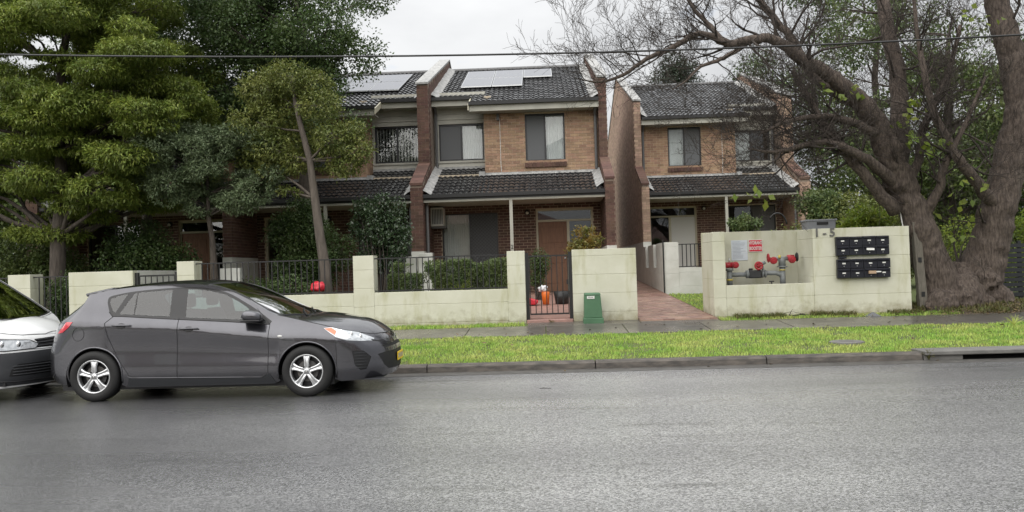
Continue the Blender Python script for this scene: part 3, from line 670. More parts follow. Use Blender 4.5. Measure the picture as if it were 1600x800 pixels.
fw4 = thing('front_wall', 'narrow cream rendered pier above the white van bonnet', 'wall', (-11.07,16.9,GZ-.2))
courses(fw4, -11.31, -10.83, 16.8, 17.25, GZ-.15, 1.685, top=.3)
fw5 = thing('front_wall', 'cream rendered wall at the far left edge beside the van windscreen', 'wall', (-14,16.9,GZ-.2))
courses(fw5, -16.5, -12.4, 16.8, 17.0, GZ-.15, 1.685)
fw6 = thing('garden_wall', 'small white rendered wall end behind the railing over the car roof', 'wall', (-7.4,19.2,GZ-.1))
courses(fw6, -7.75, -7.25, 19.2, 19.4, GZ, 1.72, m='render_white')
# ---- railings
def railing(label, x0, x1, y, z0, z1, sp=.125, name='railing', r=.009, group='black steel railings on the front walls'):
    t = thing(name, label, 'railing', ((x0+x1)/2, y, z0), group)
    for z in (z1, z0+.03):
        k = MB(); k.box(x0, x1, y-.018, y+.018, z-.012, z+.012); k.build('rail', 'black_metal', t)
    n = max(2, round((x1-x0)/sp)); sm = None
    for i in range(1, n):
        x = x0+(x1-x0)*i/n
        if sm is None:
            k = MB(); k.box(x-r, x+r, y-r, y+r, z0+.04, z1-.011); sm = k.build('baluster', 'black_metal', t); bx = x
        else:
            o = sm.copy(); C.objects.link(o); o.location = (x-bx, 0, 0)
    return t
railing('black steel railing in front of the clipped hedge', -3.53, -.76, 16.9, 1.085, 1.79)
railing('black steel railing on the low wall behind the grey car roof', -7.31, -3.96, 16.9, 1.085, 1.80)
railing('black steel railing in the dark gap between the two left walls', -10.83, -10.0, 16.92, .45, 1.62)
railing('black steel railing at the left edge behind the van windscreen', -12.4, -11.31, 16.92, .45, 1.62)
def gate(label, x0, x1, y, z0, z1, group=None):
    t = thing('gate', label, 'gate', ((x0+x1)/2, y, z0))
    for x in (x0+.035, x1-.035):
        k = MB(); k.box(x-.035, x+.035, y-.03, y+.03, z0-.1, z1+.05); k.build('post', 'black_metal', t)
    for z in (z1-.02, z0+.12):
        k = MB(); k.box(x0+.075, x1-.075, y-.016, y+.016, z-.016, z+.016); k.build('rail', 'black_metal', t)
    n = round((x1-x0-.15)/.12)
    for i in range(0, n+1):
        x = x0+.085+(x1-x0-.17)*i/n; k = MB(); k.box(x-.009, x+.009, y-.008, y+.008, z0+.137, z1-.037); k.build('bar', 'black_metal', t)
    k = MB(); k.box(x1-.12, x1-.075, y-.04, y-.017, (z0+z1)/2+.05, (z0+z1)/2+.15); k.build('latch', 'black_metal', t)
    return t
gate('black steel bar gate between cream piers leading to the centre house', -.385, .575, 16.9, .42, 1.76)
gate('black steel bar gate before a white return wall above the car', -8.61, -7.69, 16.9, .42, 1.60)
# steps and brick path behind the centre gate
st = struct(bpy.data.objects.new('entry_path', None)); C.objects.link(st); ROOT['entry_path'] = Vector()
k = MB(); k.box(-.38, .57, 16.75, 17.1, .25, .43); k.build('step', 'paver', st, bevel=.01)
k = MB(); k.add([(-.38,17.1,.44),(.57,17.1,.44),(1.4,23.0,.74),(-.8,23.0,.74),(-.38,17.1,.2),(.57,17.1,.2),(1.4,23,.2),(-.8,23,.2)], [(0,1,2,3),(4,0,3,7),(5,6,2,1),(4,5,1,0)]); k.build('paving', 'paver', st)

# ------------------------------------------------------------------ hydrant wall with recess
hw = thing('hydrant_wall', 'tall cream rendered wall with an open recess holding red fire hydrant valves', 'wall', (5.4,17.4,GZ-.2))
ZT = 2.12
courses(hw, 3.45, 3.70, 16.8, 17.85, GZ-.15, ZT, name='return_course', top=.2)
courses(hw, 5.47, 7.40, 16.8, 17.0, GZ-.15, ZT, top=.2); courses(hw, 5.47, 5.67, 17.002, 17.85, GZ-.1, ZT, name='return_course', top=.2)
courses(hw, 3.702, 5.468, 16.803, 17.0, GZ-.15, 1.02, top=.26); courses(hw, 3.45, 5.67, 17.852, 18.0, GZ-.1, ZT+.03, name='back_course', top=2.0)
k = MB(); k.box(3.702, 5.468, 17.0, 17.85, GZ, .985); k.build('recess_floor', 'concrete', hw)
mat('pipe_grey', (.22,.235,.24), .45, (.16,.17,.17), 8); mat('valve_red', (.42,.018,.03), .4, (.28,.012,.018), 14, bump=.3, bscale=60); mat('brass', (.55,.45,.10), .35); mat('valve_black', (.02,.02,.022), .5, bump=.5, bscale=60)
hy = thing('hydrant_booster', 'grey pipework with red valve wheels and caps inside the wall recess', 'fire hydrant', (4.45,17.4,.985))
def tb(name, pts, r, m, par=hy, n=14, smooth=True):
    k = MB(); k.tube(pts, r, n); return k.build(name, m, par, smooth=smooth)
Yp = 17.42
r1_ = tb('riser', [(3.915,Yp,.98),(3.915,Yp,1.31)], .056, 'pipe_grey'); tb('riser', [(5.02,Yp,.98),(5.02,Yp,1.27)], .06, 'pipe_grey')
tb('main_pipe', [(3.915,Yp,1.225),(4.28,Yp,1.225)], .048, 'pipe_grey'); tb('main_pipe', [(4.62,Yp,1.24),(4.88,Yp,1.24),(4.98,Yp,1.20),(5.02,Yp,1.12)], .05, 'pipe_grey')
for x in (4.27, 4.30, 4.60, 4.66):
    tb('flange', [(x-.012,Yp,1.228),(x+.012,Yp,1.228)], .085, 'pipe_grey')
k = MB(); k.box(4.315,4.565,Yp-.09,Yp+.09,1.14,1.31); k.tube([(4.36,Yp,1.31),(4.36,Yp,1.35)], .05, 8); k.build('check_valve', 'valve_black', hy, bevel=.02)
tb('collar', [(3.915,Yp,1.10),(3.915,Yp,1.14)], .064, 'brass'); tb('collar', [(5.02,Yp,1.285),(5.02,Yp,1.31)], .063, 'brass')
tb('tee_body', [(5.02,Yp,1.27),(5.02,Yp,1.36)], .062, 'pipe_grey'); tb('tee_flange', [(5.02,Yp,1.355),(5.02,Yp,1.38)], .11, 'pipe_grey')
tb('tee_head', [(5.02,Yp,1.38),(5.02,Yp,1.55),(5.02,Yp,1.58)], [.075,.075,.04], 'pipe_grey'); tb('tee_arm', [(4.88,Yp,1.535),(5.16,Yp,1.535)], .042, 'pipe_grey')
tb('bleed_knob', [(4.955,Yp-.05,1.545),(4.955,Yp-.05,1.61)], .028, 'brass')
for x, z in ((4.83,1.51),(5.215,1.52)):
    k = MB(); k.lathe([(.002,-.105),(.020,-.105),(.020,-.09),(.055,-.088),(.058,-.05),(.078,-.046),(.078,-.015),(.060,-.012),(.055,.07)], (x,Yp-.02,z-.01), 'y', 18); k.build('outlet_cap', 'valve_red', hy)
tb('valve_stem', [(4.75,Yp,1.55),(4.84,Yp,1.545)], .02, 'valve_red'); tb('valve_body', [(5.13,Yp,1.55),(5.27,Yp,1.55)], .06, 'valve_red'); tb('valve_stem', [(5.27,Yp,1.55),(5.32,Yp,1.55)], .015, 'valve_black')
def wheel_handle(c, axis, r, m, rt_=.014):
    k = MB(); pr = [(r+rt_*math.cos(a), rt_*math.sin(a)) for a in [i*math.pi/4 for i in range(9)]]; k.lathe(pr, c, axis, 20)
    for i in range(3):
        a = i*math.pi/3; d = [(0,math.cos(a),math.sin(a)),(math.cos(a),0,math.sin(a)),(math.cos(a),math.sin(a),0)]['xyz'.index(axis)]; d = Vector(d)*r
        k.tube([Vector(c)-d, Vector(c)+d], rt_*.7, 6)
    return k.build('hand_wheel', m, hy, smooth=True)
wheel_handle((4.735,Yp,1.555), 'x', .085, 'valve_red'); wheel_handle((5.33,Yp,1.56), 'x', .085, 'valve_black')
tb('valve_neck', [(3.915,Yp,1.31),(3.915,Yp,1.36)], .085, 'pipe_grey'); tb('valve_body', [(3.78,Yp,1.43),(4.0,Yp,1.43)], .062, 'valve_red')
k = MB(); k.lathe([(.002,-.09),(.018,-.09),(.018,-.075),(.05,-.073),(.052,-.04),(.070,-.036),(.070,.0),(.05,.02)], (4.03,Yp-.05,1.43), 'y', 18); k.build('outlet_cap', 'valve_red', hy)
tb('valve_stem', [(3.915,Yp,1.49),(3.915,Yp,1.58)], .012, 'silver')
tb('small_riser', [(4.62,Yp-.02,1.24),(4.60,Yp-.03,1.40)], .025, 'pipe_grey'); tb('small_elbow', [(4.58,Yp-.03,1.43),(4.66,Yp-.03,1.47)], .035, 'pipe_grey')
wheel_handle((4.50,Yp-.12,1.40), 'y', .075, 'valve_red', .018); tb('valve_body', [(4.50,Yp-.11,1.40),(4.53,Yp,1.41)], .05, 'valve_red')
tb('drain_key', [(4.76,Yp-.1,.98),(4.76,Yp-.1,1.06)], .012, 'valve_black'); tb('drain_key_bar', [(4.71,Yp-.1,1.065),(4.81,Yp-.1,1.065)], .012, 'valve_black')
# signs in the recess
mat('sign_red', (.62,.02,.05), .4); mat('paper', (.66,.70,.74), .5, (.58,.63,.69), 9, stretch=(1,1,6)); mat('ink', (.25,.28,.34), .6)
sg = thing('warning_sign', 'red sign with white capitals fixed in the hydrant recess', 'sign', (4.58,17.84,1.70))
k = MB(); k.box(4.435,4.735,17.835,17.85,1.70,1.965); k.build('plate', 'white_plastic', sg)
k = MB(); k.box(4.447,4.723,17.831,17.8345,1.712,1.953); k.build('red_field', 'sign_red', sg)
for t_, z in (('HYDRANT',1.892),('BOOSTER',1.775)):
    text_mesh(t_, .098, 'white_plastic', sg, FACE_CAM(4.585,17.829,z), sx=.62, bold=.0025, depth=.002)
sg2 = thing('notice_sheet', 'pale blue printed block plan sheet beside the red sign', 'sign', (4.24,17.84,1.52))
k = MB(); k.box(4.065,4.41,17.838,17.85,1.525,1.962); k.build('sheet', 'paper', sg2)
for i in range(13):
    k = MB(); z = 1.925-i*.029; k.box(4.09,4.09+random.uniform(.16,.29),17.836,17.8378,z,z+.006); k.build('print_line', 'ink', sg2)
# numerals
num = thing('wall_numerals', 'raised silver house numbers 1-5 on the cream wall corner', 'numbers', (5.71,16.79,1.94))
for ch, x in (('1',5.555),('-',5.71),('5',5.865)):
    text_mesh(ch, .235, mat('numeral_metal', (.20,.20,.19), .3, metal=.7), num, FACE_CAM(x,16.786,2.025), name='numeral', depth=.010, bold=.004)
# letter boxes
mat('box_black', (.012,.013,.02), .35, spec=.4)
def mailboxes(label, x0, z0):
    t = thing('letterbox_bank', label, 'letterbox', (x0+.53,16.7,z0), 'letterbox banks on the hydrant wall')
    k = MB(); k.box(x0+.01, x0+1.05, 16.78, 16.798, z0+.01, z0+.38); k.build('back_plate', 'box_black', t)
    for r_ in range(2):
        for c in range(4):
            xa = x0+c*.2645+random.uniform(-.003,.003); za = z0+r_*.194+random.uniform(-.003,.003)
            k = MB(); k.box(xa, xa+.258, 16.70, 16.7795, za, za+.186); b = k.build('letterbox', 'box_black', t, bevel=.006)
            k = MB(); k.prism([(16.70,za+.135),(16.672,za+.150),(16.672,za+.158),(16.70,za+.172)], 'x', xa+.02, xa+.238); k.build('flap', 'box_black', b)
            k = MB(); k.box(xa+.095, xa+.16, 16.692, 16.6995, za+.085, za+.112); k.build('number_tag', 'white_plastic', b)
            k = MB(); k.lathe([(.001,-.012),(.008,-.012),(.009,0)], (xa+.128,16.70,za+.045), 'y', 8); k.build('lock', 'silver', b)
    return t
mb1 = mailboxes('upper bank of eight black letterboxes on the cream wall', 5.905, 1.555); mb2 = mailboxes('lower bank of eight black letterboxes on the cream wall', 5.912, 1.098)
k = MB(); k.box(5.955,6.10,16.70,16.78,1.495,1.537); k.build('hanging_flap', 'box_black', mb1)
g = MB(); g.add([(6.49,16.66,1.655),(6.64,16.65,1.645),(6.655,16.69,1.69),(6.50,16.69,1.70),(6.49,16.665,1.665),(6.64,16.655,1.655)], [(0,1,2,3),(0,3,4),(1,5,2)]); tag(g.build('junk_mail', 'white_plastic'), 'crumpled white leaflet stuck in the upper letterboxes', 'mail')
g = MB(); g.box(6.52,6.66,16.65,16.70,1.175,1.235); tag(g.build('parcel', mat('cardboard', (.42,.30,.20), .8)), 'small brown folded catalogue sticking out of a lower letterbox', 'mail')
g = MB(); g.box(6.661,6.76,16.655,16.70,1.20,1.225); tag(g.build('envelope', 'white_plastic'), 'white envelope poking out of a lower letterbox', 'mail')
# grey storage tub on the ledge behind the wall
mat('tub_grey', (.25,.26,.28), .5)
tub = thing('storage_tub', 'grey plastic tub with dark hand hole standing behind the numbered wall', 'tub', (6.08,18.2,1.9))
k = MB(); k.prism([(5.80,1.9),(6.36,1.9),(6.40,2.36),(5.76,2.36)], 'y', 18.05, 18.45); k.build('body', 'tub_grey', tub, bevel=.02)
k = MB(); k.box(5.74,6.42,18.03,18.47,2.33,2.37); k.build('rim', 'tub_grey', tub, bevel=.01)
k = MB(); k.box(5.98,6.22,18.028,18.04,2.25,2.31); k.build('hand_hole', 'black_metal', tub)
tbx = MB(); tbx.box(5.78,6.38,18.05,18.45,.4,1.9); tag(tbx.build('tub_stand', 'concrete'), 'plain plinth behind the hydrant wall carrying the grey tub', 'plinth')
# ------------------------------------------------------------------ court wall of the right house
cw = thing('court_wall', 'pale rendered courtyard wall with two slot openings beside the brick driveway', 'wall', (3.9,23.6,.6))
zc = .60
courses(cw, 3.44, 3.86, 23.5, 23.7, zc, 2.13, m='render_white'); courses(cw, 3.862, 6.5, 23.503, 23.7, zc, 1.39, m='render_white')
for a, b, z0, z1 in ((23.702,25.05,zc,2.13),(25.05,25.75,zc,1.42),(25.75,26.95,zc,2.13),(26.95,27.7,zc,1.42),(27.7,28.25,zc,2.13)):
    courses(cw, 3.44, 3.64, a, b, z0, z1, m='render_white', name='side_course')
for a, b in ((25.05,25.75),(26.95,27.7)):
    t = thing('slot_bars', 'black bars in the slot of the courtyard side wall nearer the '+('drive front' if a < 26 else 'house'), 'railing', (3.54,(a+b)/2,1.42))
    for i in range(5):
        k = MB(); y = a+(b-a)*(i+.5)/5; k.box(3.53,3.55,y-.055,y+.055,1.42,2.1); k.build('bar', 'black_metal', t)
railing('black steel railing on the courtyard wall left of the hydrant wall', 3.862, 5.4, 23.6, 1.39, 2.06, sp=.12, r=.012)
g = MB(); g.box(3.405,3.437,23.46,23.52,.62,2.2); tag(g.build('gate_post', 'black_metal'), 'thin black steel post at the courtyard wall corner', 'post')
# ------------------------------------------------------------------ green electricity pillar
mat('pillar_green', (.065,.155,.080), .5, (.052,.13,.066), 5, stain=((.035,.12,.05), 4, .6, (1,1,.4)))
gp = thing('service_pillar', 'small green tapered electricity pillar on the wet footpath', 'utility pillar', (.955,16.5,.33))
def frust(m, par, nm, a, b, z0, z1, y0=16.36, y1=16.66, bev=.012, ty=.02):
    k = MB(); k.add([(a[0],y0,z0),(a[1],y0,z0),(a[1],y1,z0),(a[0],y1,z0),(b[0],y0+ty,z1),(b[1],y0+ty,z1),(b[1],y1-ty,z1),(b[0],y1-ty,z1)], [(0,3,2,1),(4,5,6,7),(0,1,5,4),(1,2,6,5),(2,3,7,6),(3,0,4,7)]); return k.build(nm, m, par, bevel=bev)
frust('pillar_green', gp, 'base', (.755,1.165), (.76,1.16), .30, .46, 16.34, 16.68, ty=.004)
frust('pillar_green', gp, 'body', (.775,1.14), (.79,1.112), .461, .915)
frust('pillar_green', gp, 'cap', (.782,1.12), (.80,1.10), .917, .962, 16.37, 16.65)
k = MB(); k.box(.84,.99,16.366,16.374,.845,.90); k.build('label_plate', 'white_plastic', gp)
text_mesh('PILLAR', .04, 'black_metal', gp, FACE_CAM(.915,16.365,.872), depth=.001, sx=.8)
# ------------------------------------------------------------------ overhead cable
S = 1.16; g = MB(); pts = []
for i in range(61):
    X = -30+i; pts.append((X*S, 14.5, 1.46+(4.74+.0024*(X-4)**2-1.46)*S))
g.tube(pts, .017, 6); g.build
tag(g.build('power_cable', 'black_metal', smooth=True), 'thin black overhead power cable sagging across the street scene', 'cable')
# ------------------------------------------------------------------ right edge: timber post, slat fence
mat('old_timber', (.16,.145,.12), .9, (.09,.08,.065), 7, stretch=(6,6,.7), bump=.5, bscale=50)
tp = thing('timber_post', 'old grey timber post with square mortise holes leaning beside the tree', 'post', (7.72,17.0,.4))
k = MB(); k.add([(7.635,16.95,.35),(7.805,16.95,.35),(7.805,17.08,.35),(7.635,17.08,.35),(7.545,16.95,2.19),(7.70,16.95,2.20),(7.70,17.08,2.20),(7.545,17.08,2.19)], [(0,3,2,1),(4,5,6,7),(0,1,5,4),(1,2,6,5),(2,3,7,6),(3,0,4,7)]); k.build('shaft', 'old_timber', tp, bevel=.01)
for z, x in ((2.07,7.625),(1.42,7.66),(.72,7.70)):
    k = MB(); k.box(x-.035, x+.035, 16.942, 16.953, z-.05, z+.05); k.build('mortise', 'black_metal', tp)
g = MB(); g.tube([(7.42,17.1,2.05),(7.36,17.12,2.55)], .012, 5); tag(g.build('conduit', 'white_plastic'), 'thin white upright conduit at the right end of the cream wall', 'conduit')
mat('charcoal_slat', (.018,.02,.024), .5)
fe = thing('slat_fence', 'charcoal horizontal slat fence at the right edge behind the big tree', 'fence', (12,18.5,.45))
for i in range(11):
    z = .55+i*.108; k = MB(); k.box(9.75, 14.5, 18.49, 18.51, z, z+.085); k.build('slat', 'charcoal_slat', fe)
for x in (9.8, 10.55, 12.0, 13.5):
    k = MB(); k.box(x-.035, x+.035, 18.52, 18.58, .4, 1.78); k.build('post', 'charcoal_slat', fe)
# ------------------------------------------------------------------ things in the front gardens
mat('toy_red', (.6,.03,.05), .4); mat('toy_orange', (.75,.17,.02), .4); mat('toy_white', (.7,.7,.72), .4); mat('pot', (.02,.02,.02), .5)
def blob(name, c, s, m, label, cat, seed=0, amp=.2):
    b = bmesh.new(); bmesh.ops.create_icosphere(b, subdivisions=3, radius=1)
    for v in b.verts:
        n = 1+amp*noise.noise(v.co*2.2+Vector((seed*7.1,0,0))); v.co = Vector((v.co.x*s[0]*n, v.co.y*s[1]*n, max(v.co.z, -.75)*s[2]*n))+Vector(c)
    me = bpy.data.meshes.new(name); b.to_mesh(me); b.free(); o = link(name, me, m, smooth=True); return tag(o, label, cat)
blob('plastic_bag', (-4.9,17.5,1.22), (.15,.12,.13), 'toy_red', 'red plastic bag hanging behind the railing near the slender trunk', 'bag', 1, .5)
g = MB(); g.box(-5.0,-4.8,17.4,17.6,.4,1.13); tag(g.build('crate', 'old_timber'), 'dark box behind the low wall under the red bag', 'box')
gz = ground_z(0,20)+.1
g = MB(); g.lathe([(.001,0),(.08,0),(.10,.30),(.09,.31),(.001,.31)], (.02,20,gz), n=16); tag(g.build('toy_bucket', 'toy_orange', smooth=True), 'orange toy bucket seen through the black gate', 'toy')
blob('toy_ball', (-.04,20,gz+.38), (.11,.10,.09), 'toy_white', 'white crumpled bag on top of the orange bucket behind the gate', 'bag', 3, .5)
g = MB(); g.prism([(-.75,gz),(-.2,gz),(-.15,gz+.10),(-.35,gz+.16),(-.8,gz+.12)], 'y', 19.85, 20.15); tag(g.build('ride_on_toy', 'toy_red', bevel=.03), 'low red plastic ride-on toy behind the gate bars', 'toy')
g = MB(); g.lathe([(.001,0),(.16,0),(.20,.3),(.18,.3),(.17,.26),(.001,.26)], (.42,20.2,gz), n=18); tag(g.build('plant_pot', 'pot', smooth=True), 'black plant pot behind the right side of the gate', 'pot')
for x, z, nm in ((-2.95,1.74,'left'),(-3.32,1.66,'far left')):
    g = MB(); g.box(x-.16, x+.16, 20.3, 20.5, .5, z+.22); tag(g.build('garden_pillar', 'render_white', bevel=.01), 'pale rendered garden pillar behind the hedge, '+nm+' one', 'pillar')

# ------------------------------------------------------------------ other side of the street, behind the camera: seen only in reflections
mat('opp_brick', (.30,.17,.10), .85, (.22,.12,.07), 5); mat('opp_roof', (.13,.06,.045), .7, (.09,.045,.035), 6); mat('opp_lawn', (.10,.16,.04), .9, (.13,.17,.05), 3)
g = MB(); g.quad((-90,-60,.08),(90,-60,.08),(90,-9.1,.08),(-90,-9.1,.08)); struct(g.build('far_verge', 'opp_lawn'))
for i, (x, w, h) in enumerate(((-22,13,3.1),(-5,12,5.6),(11,13,3.2),(27,12,5.4))):
    t = thing('cottage', ('orange' if h > 4 else 'low red')+' brick house across the street behind the camera, '+('first','second','third','fourth')[i]+' along', 'house', (x,-24,.1), 'houses across the street')
    k = MB(); k.box(x-w/2, x+w/2, -32, -20, .1, h); k.build('wall', 'opp_brick', t)
    k = MB(); k.add([(x-w/2-.5,-32.5,h),(x+w/2+.5,-32.5,h),(x+w/2+.5,-19.5,h),(x-w/2-.5,-19.5,h),(x-w/2+5,-26,h+2.6),(x+w/2-5,-26,h+2.6)], [(0,1,5,4),(1,2,5),(2,3,4,5),(3,0,4),(0,3,2,1)]); k.build('roof', 'opp_roof', t)
    for wx in (-4,-1.2,2.6):
        k = MB(); k.box(x+wx, x+wx+1.6, -20.0, -19.94, 1.1, 2.5); k.build('window', 'curtain', t)
bf = thing('paling_fence', 'weathered timber paling fence closing the far end of the brick driveway', 'fence', (2.7,44.2,1.4))
for i in range(30):
    x = .9+i*.12; k = MB(); k.box(x, x+.112, 44.2, 44.22, 1.3, 3.25+.02*(i % 3)); k.build('paling', 'old_timber', bf)
# ------------------------------------------------------------------ vehicles: body panels cut out of one smooth shell
def car_mats():
    mat('paint_grey', (.085,.085,.096), .25, (.072,.072,.082), 3, metal=.85, coat=1.0, bump=.05, bscale=160)
    mat('paint_white', (.72,.73,.73), .35, coat=1.0, bump=.04, bscale=160)
    mat('tyre', (.012,.012,.012), .75, bump=.2, bscale=90); mat('alloy', (.62,.63,.64), .28, metal=.9); mat('rim_dark', (.03,.03,.032), .5, metal=.4)
    mat('trim_black', (.010,.010,.011), .35); mat('plastic_dark', (.03,.032,.036), .55, bump=.3, bscale=140); mat('mesh_black', (.008,.008,.009), .6)
    mat('cabin', (.035,.035,.037), .8); mat('seat_cloth', (.05,.05,.055), .9)
    mat('lamp_red', (.55,.015,.03), .15, coat=1.0); mat('lamp_clear', (.62,.64,.66), .12, (.42,.44,.46), 25, metal=.5, coat=1.0, contrast=(.4,.6)); mat('lamp_amber', (.65,.16,.06), .2, coat=1.0)
    mat('chrome', (.75,.76,.77), .08, metal=1.0); mat('plate_yellow', (.75,.52,.02), .5)
    glass('car_glass', (.40,.50,.54), 2.4); glass('windscreen_glass', (.40,.46,.45), 8)
car_mats()
def catmull(pts, n=8):
    out = []; P = [np.array(p, float) for p in pts]; P = [2*P[0]-P[1]]+P+[2*P[-1]-P[-2]]
    for i in range(1, len(P)-2):
        for k in range(n):
            t = k/n; a, b, c, d = P[i-1], P[i], P[i+1], P[i+2]
            out.append(.5*((2*b)+(c-a)*t+(2*a-5*b+4*c-d)*t*t+(3*b-a-3*c+d)*t**3))
    out.append(P[-2]); return np.array(out)
def smooth_tab(tab):
    c = catmull(tab, 8); return c[:, 0], c[:, 1]
def inpoly(p, poly):
    x, y = p; r = False; n = len(poly); j = n-1
    for i in range(n):
        xi, yi = poly[i]; xj, yj = poly[j]
        if (yi > y) != (yj > y) and x < (xj-xi)*(y-yi)/(yj-yi)+xi: r = not r
        j = i
    return r
def densify(poly, step=.04, close=True):
    out = []; n = len(poly)
    for i in range(n if close else n-1):
        a, b = poly[i], poly[(i+1) % n]; d = math.hypot(b[0]-a[0], b[1]-a[1]); k = max(1, int(d/step))
        out += [(a[0]+(b[0]-a[0])*t/k, a[1]+(b[1]-a[1])*t/k) for t in range(k)]
    if not close: out.append(tuple(poly[-1]))
    return out
class Shell:
    def __init__(s, plan, side_inset, nose_inset, rear_inset, edge, crown, x_nose, x_rear):
        c = catmull(plan, 10); d = np.r_[0, np.cumsum(np.hypot(*np.diff(c, axis=0).T))]
        s.s = d; s.px = c[:, 0]; s.py = c[:, 1]; tx, ty = np.gradient(s.px, d), np.gradient(s.py, d); ln = np.hypot(tx, ty); s.nx, s.ny = -ty/ln, tx/ln
        im = int(np.argmax(s.py))
        if s.ny[im] < 0: s.nx, s.ny = -s.nx, -s.ny
        s.L = d[-1]; s.si = side_inset; s.ni = smooth_tab(nose_inset); s.ri = smooth_tab(rear_inset)
        i0 = np.argmax(s.px > (x_rear)); s.i0 = i0
        # side arc between the corners: x monotonic, for x -> s
        s.xs_x, s.xs_s = s.px, s.s
        ex, ez = smooth_tab(edge); s.ex, s.ez = ex, ez                 # edge height against s
        n = 220; S = np.linspace(0, s.L, n); E3 = np.array([s.P(q, s.E(q)) for q in S]); s.E3 = E3
        o = np.argsort(E3[:, 0]); s.tx, s.ty, s.tz = E3[o, 0], E3[o, 1], E3[o, 2]; s.cr = smooth_tab(crown)
    def E(s, q): return float(np.interp(q, s.ex, s.ez))
    def s_of_x(s, x): return float(np.interp(x, s.px, s.s))
    def P(s, q, z):
        px, py, nx, ny = (float(np.interp(q, s.s, a)) for a in (s.px, s.py, s.nx, s.ny))
        e = float(np.interp(z, *s.ni)) if px > 2.2 else float(np.interp(z, *s.ri))
        wx = min(max((abs(nx)-.1)*1.7, 0), 1) if nx > 0 else min(max((abs(nx)-.03)*3.2, 0), 1); wy = min(abs(ny)*1.6, 1)
        return np.array([px-math.copysign(e*wx, nx), max(py-s.si(px, z)*wy, 0), z])
    def N(s, q, z):
        a = s.P(min(q+.025, s.L), z)-s.P(max(q-.025, 0), z); b = s.P(q, z+.015)-s.P(q, z-.015); n = np.cross(b, a); l = np.linalg.norm(n); n = n/l if l > 0 else np.array([0,1,0])
        return n
    def top(s, x, u):
        ye = float(np.interp(x, s.tx, s.ty)); ze = float(np.interp(x, s.tx, s.tz)); zc = max(float(np.interp(x, *s.cr)), ze)
        return np.array([x, u*ye, ze+(zc-ze)*(1-abs(u)**2.4)])
    def topN(s, x, u):
        a = s.top(x+.015, u)-s.top(x-.015, u); b = s.top(x, min(u+.03, 1))-s.top(x, max(u-.03, -1)); n = np.cross(a, b); l = np.linalg.norm(n); return n/l if l > 0 else np.array([0,0,1])
def cut(outer, regions, step):
    """constrained triangulation of a flat outline; returns pts and {region: triangles}"""
    V = []; Ed = []
    def loop(poly):
        b = len(V); V.extend(Vector(p) for p in poly); n = len(poly); Ed.extend((b+i, b+(i+1) % n) for i in range(n))
    loop(outer)
    for _, poly in regions: loop(poly)
    xs = [p[0] for p in outer]; ys = [p[1] for p in outer]
    x = min(xs)
    while x < max(xs):
        y = min(ys)
        while y < max(ys):
            q = (x+random.uniform(-.2,.2)*step, y+random.uniform(-.2,.2)*step)
            if inpoly(q, outer): V.append(Vector(q))
            y += step
        x += step
    vv, ee, ff, *_ = delaunay_2d_cdt(V, Ed, [], 0, 1e-5)
    groups = {}
    for f in ff:
        c = sum((vv[i] for i in f), Vector((0,0)))/len(f)
        if not inpoly(c, outer): continue
        nm = 'body'
        for n_, poly in regions:
            if inpoly(c, poly): nm = n_
        groups.setdefault(nm, []).append(tuple(f))
    return [tuple(v) for v in vv], groups
def panel(name, m, parent, pts, tris, fP, fN, mirror=1, push=0.0, backdark=False):
    used = sorted({i for t in tris for i in t}); mp_ = {i: k for k, i in enumerate(used)}; vs = []; ns = []
    for i in used:
        p = fP(*pts[i]); n = fN(*pts[i]); p = p+n*push
        vs.append((p[0], p[1]*mirror, p[2])); ns.append((n[0], n[1]*mirror, n[2]))
    fs = []
    for t in tris:
        t = tuple(mp_[i] for i in t); a, b, c = (np.array(vs[i]) for i in t[:3]); fn = np.cross(b-a, c-a)
        if np.dot(fn, np.array(ns[t[0]])+np.array(ns[t[1]])+np.array(ns[t[2]])) < 0: t = t[::-1]
        fs.append(t)
    me = bpy.data.meshes.new(name); me.from_pydata(vs, [], fs); me.shade_smooth(); me.normals_split_custom_set_from_vertices([tuple(n) for n in ns])
    return link(name, me, m, parent)
def seam(name, parent, line, fP, fN, mirror, w=.004, m='trim_black', push=.0015, close=False, h=.002):
    """thin raised strip following a line on the shell"""
    pts = densify(line, .04, close)
    k = MB(); P3 = []
    for p in pts:
        q = fP(*p)+fN(*p)*push; P3.append((q[0], q[1]*mirror, q[2]))
    if close: P3.append(P3[0])
    k.tube(P3, w, 5); return k.build(name, m, parent, local=True, smooth=True)
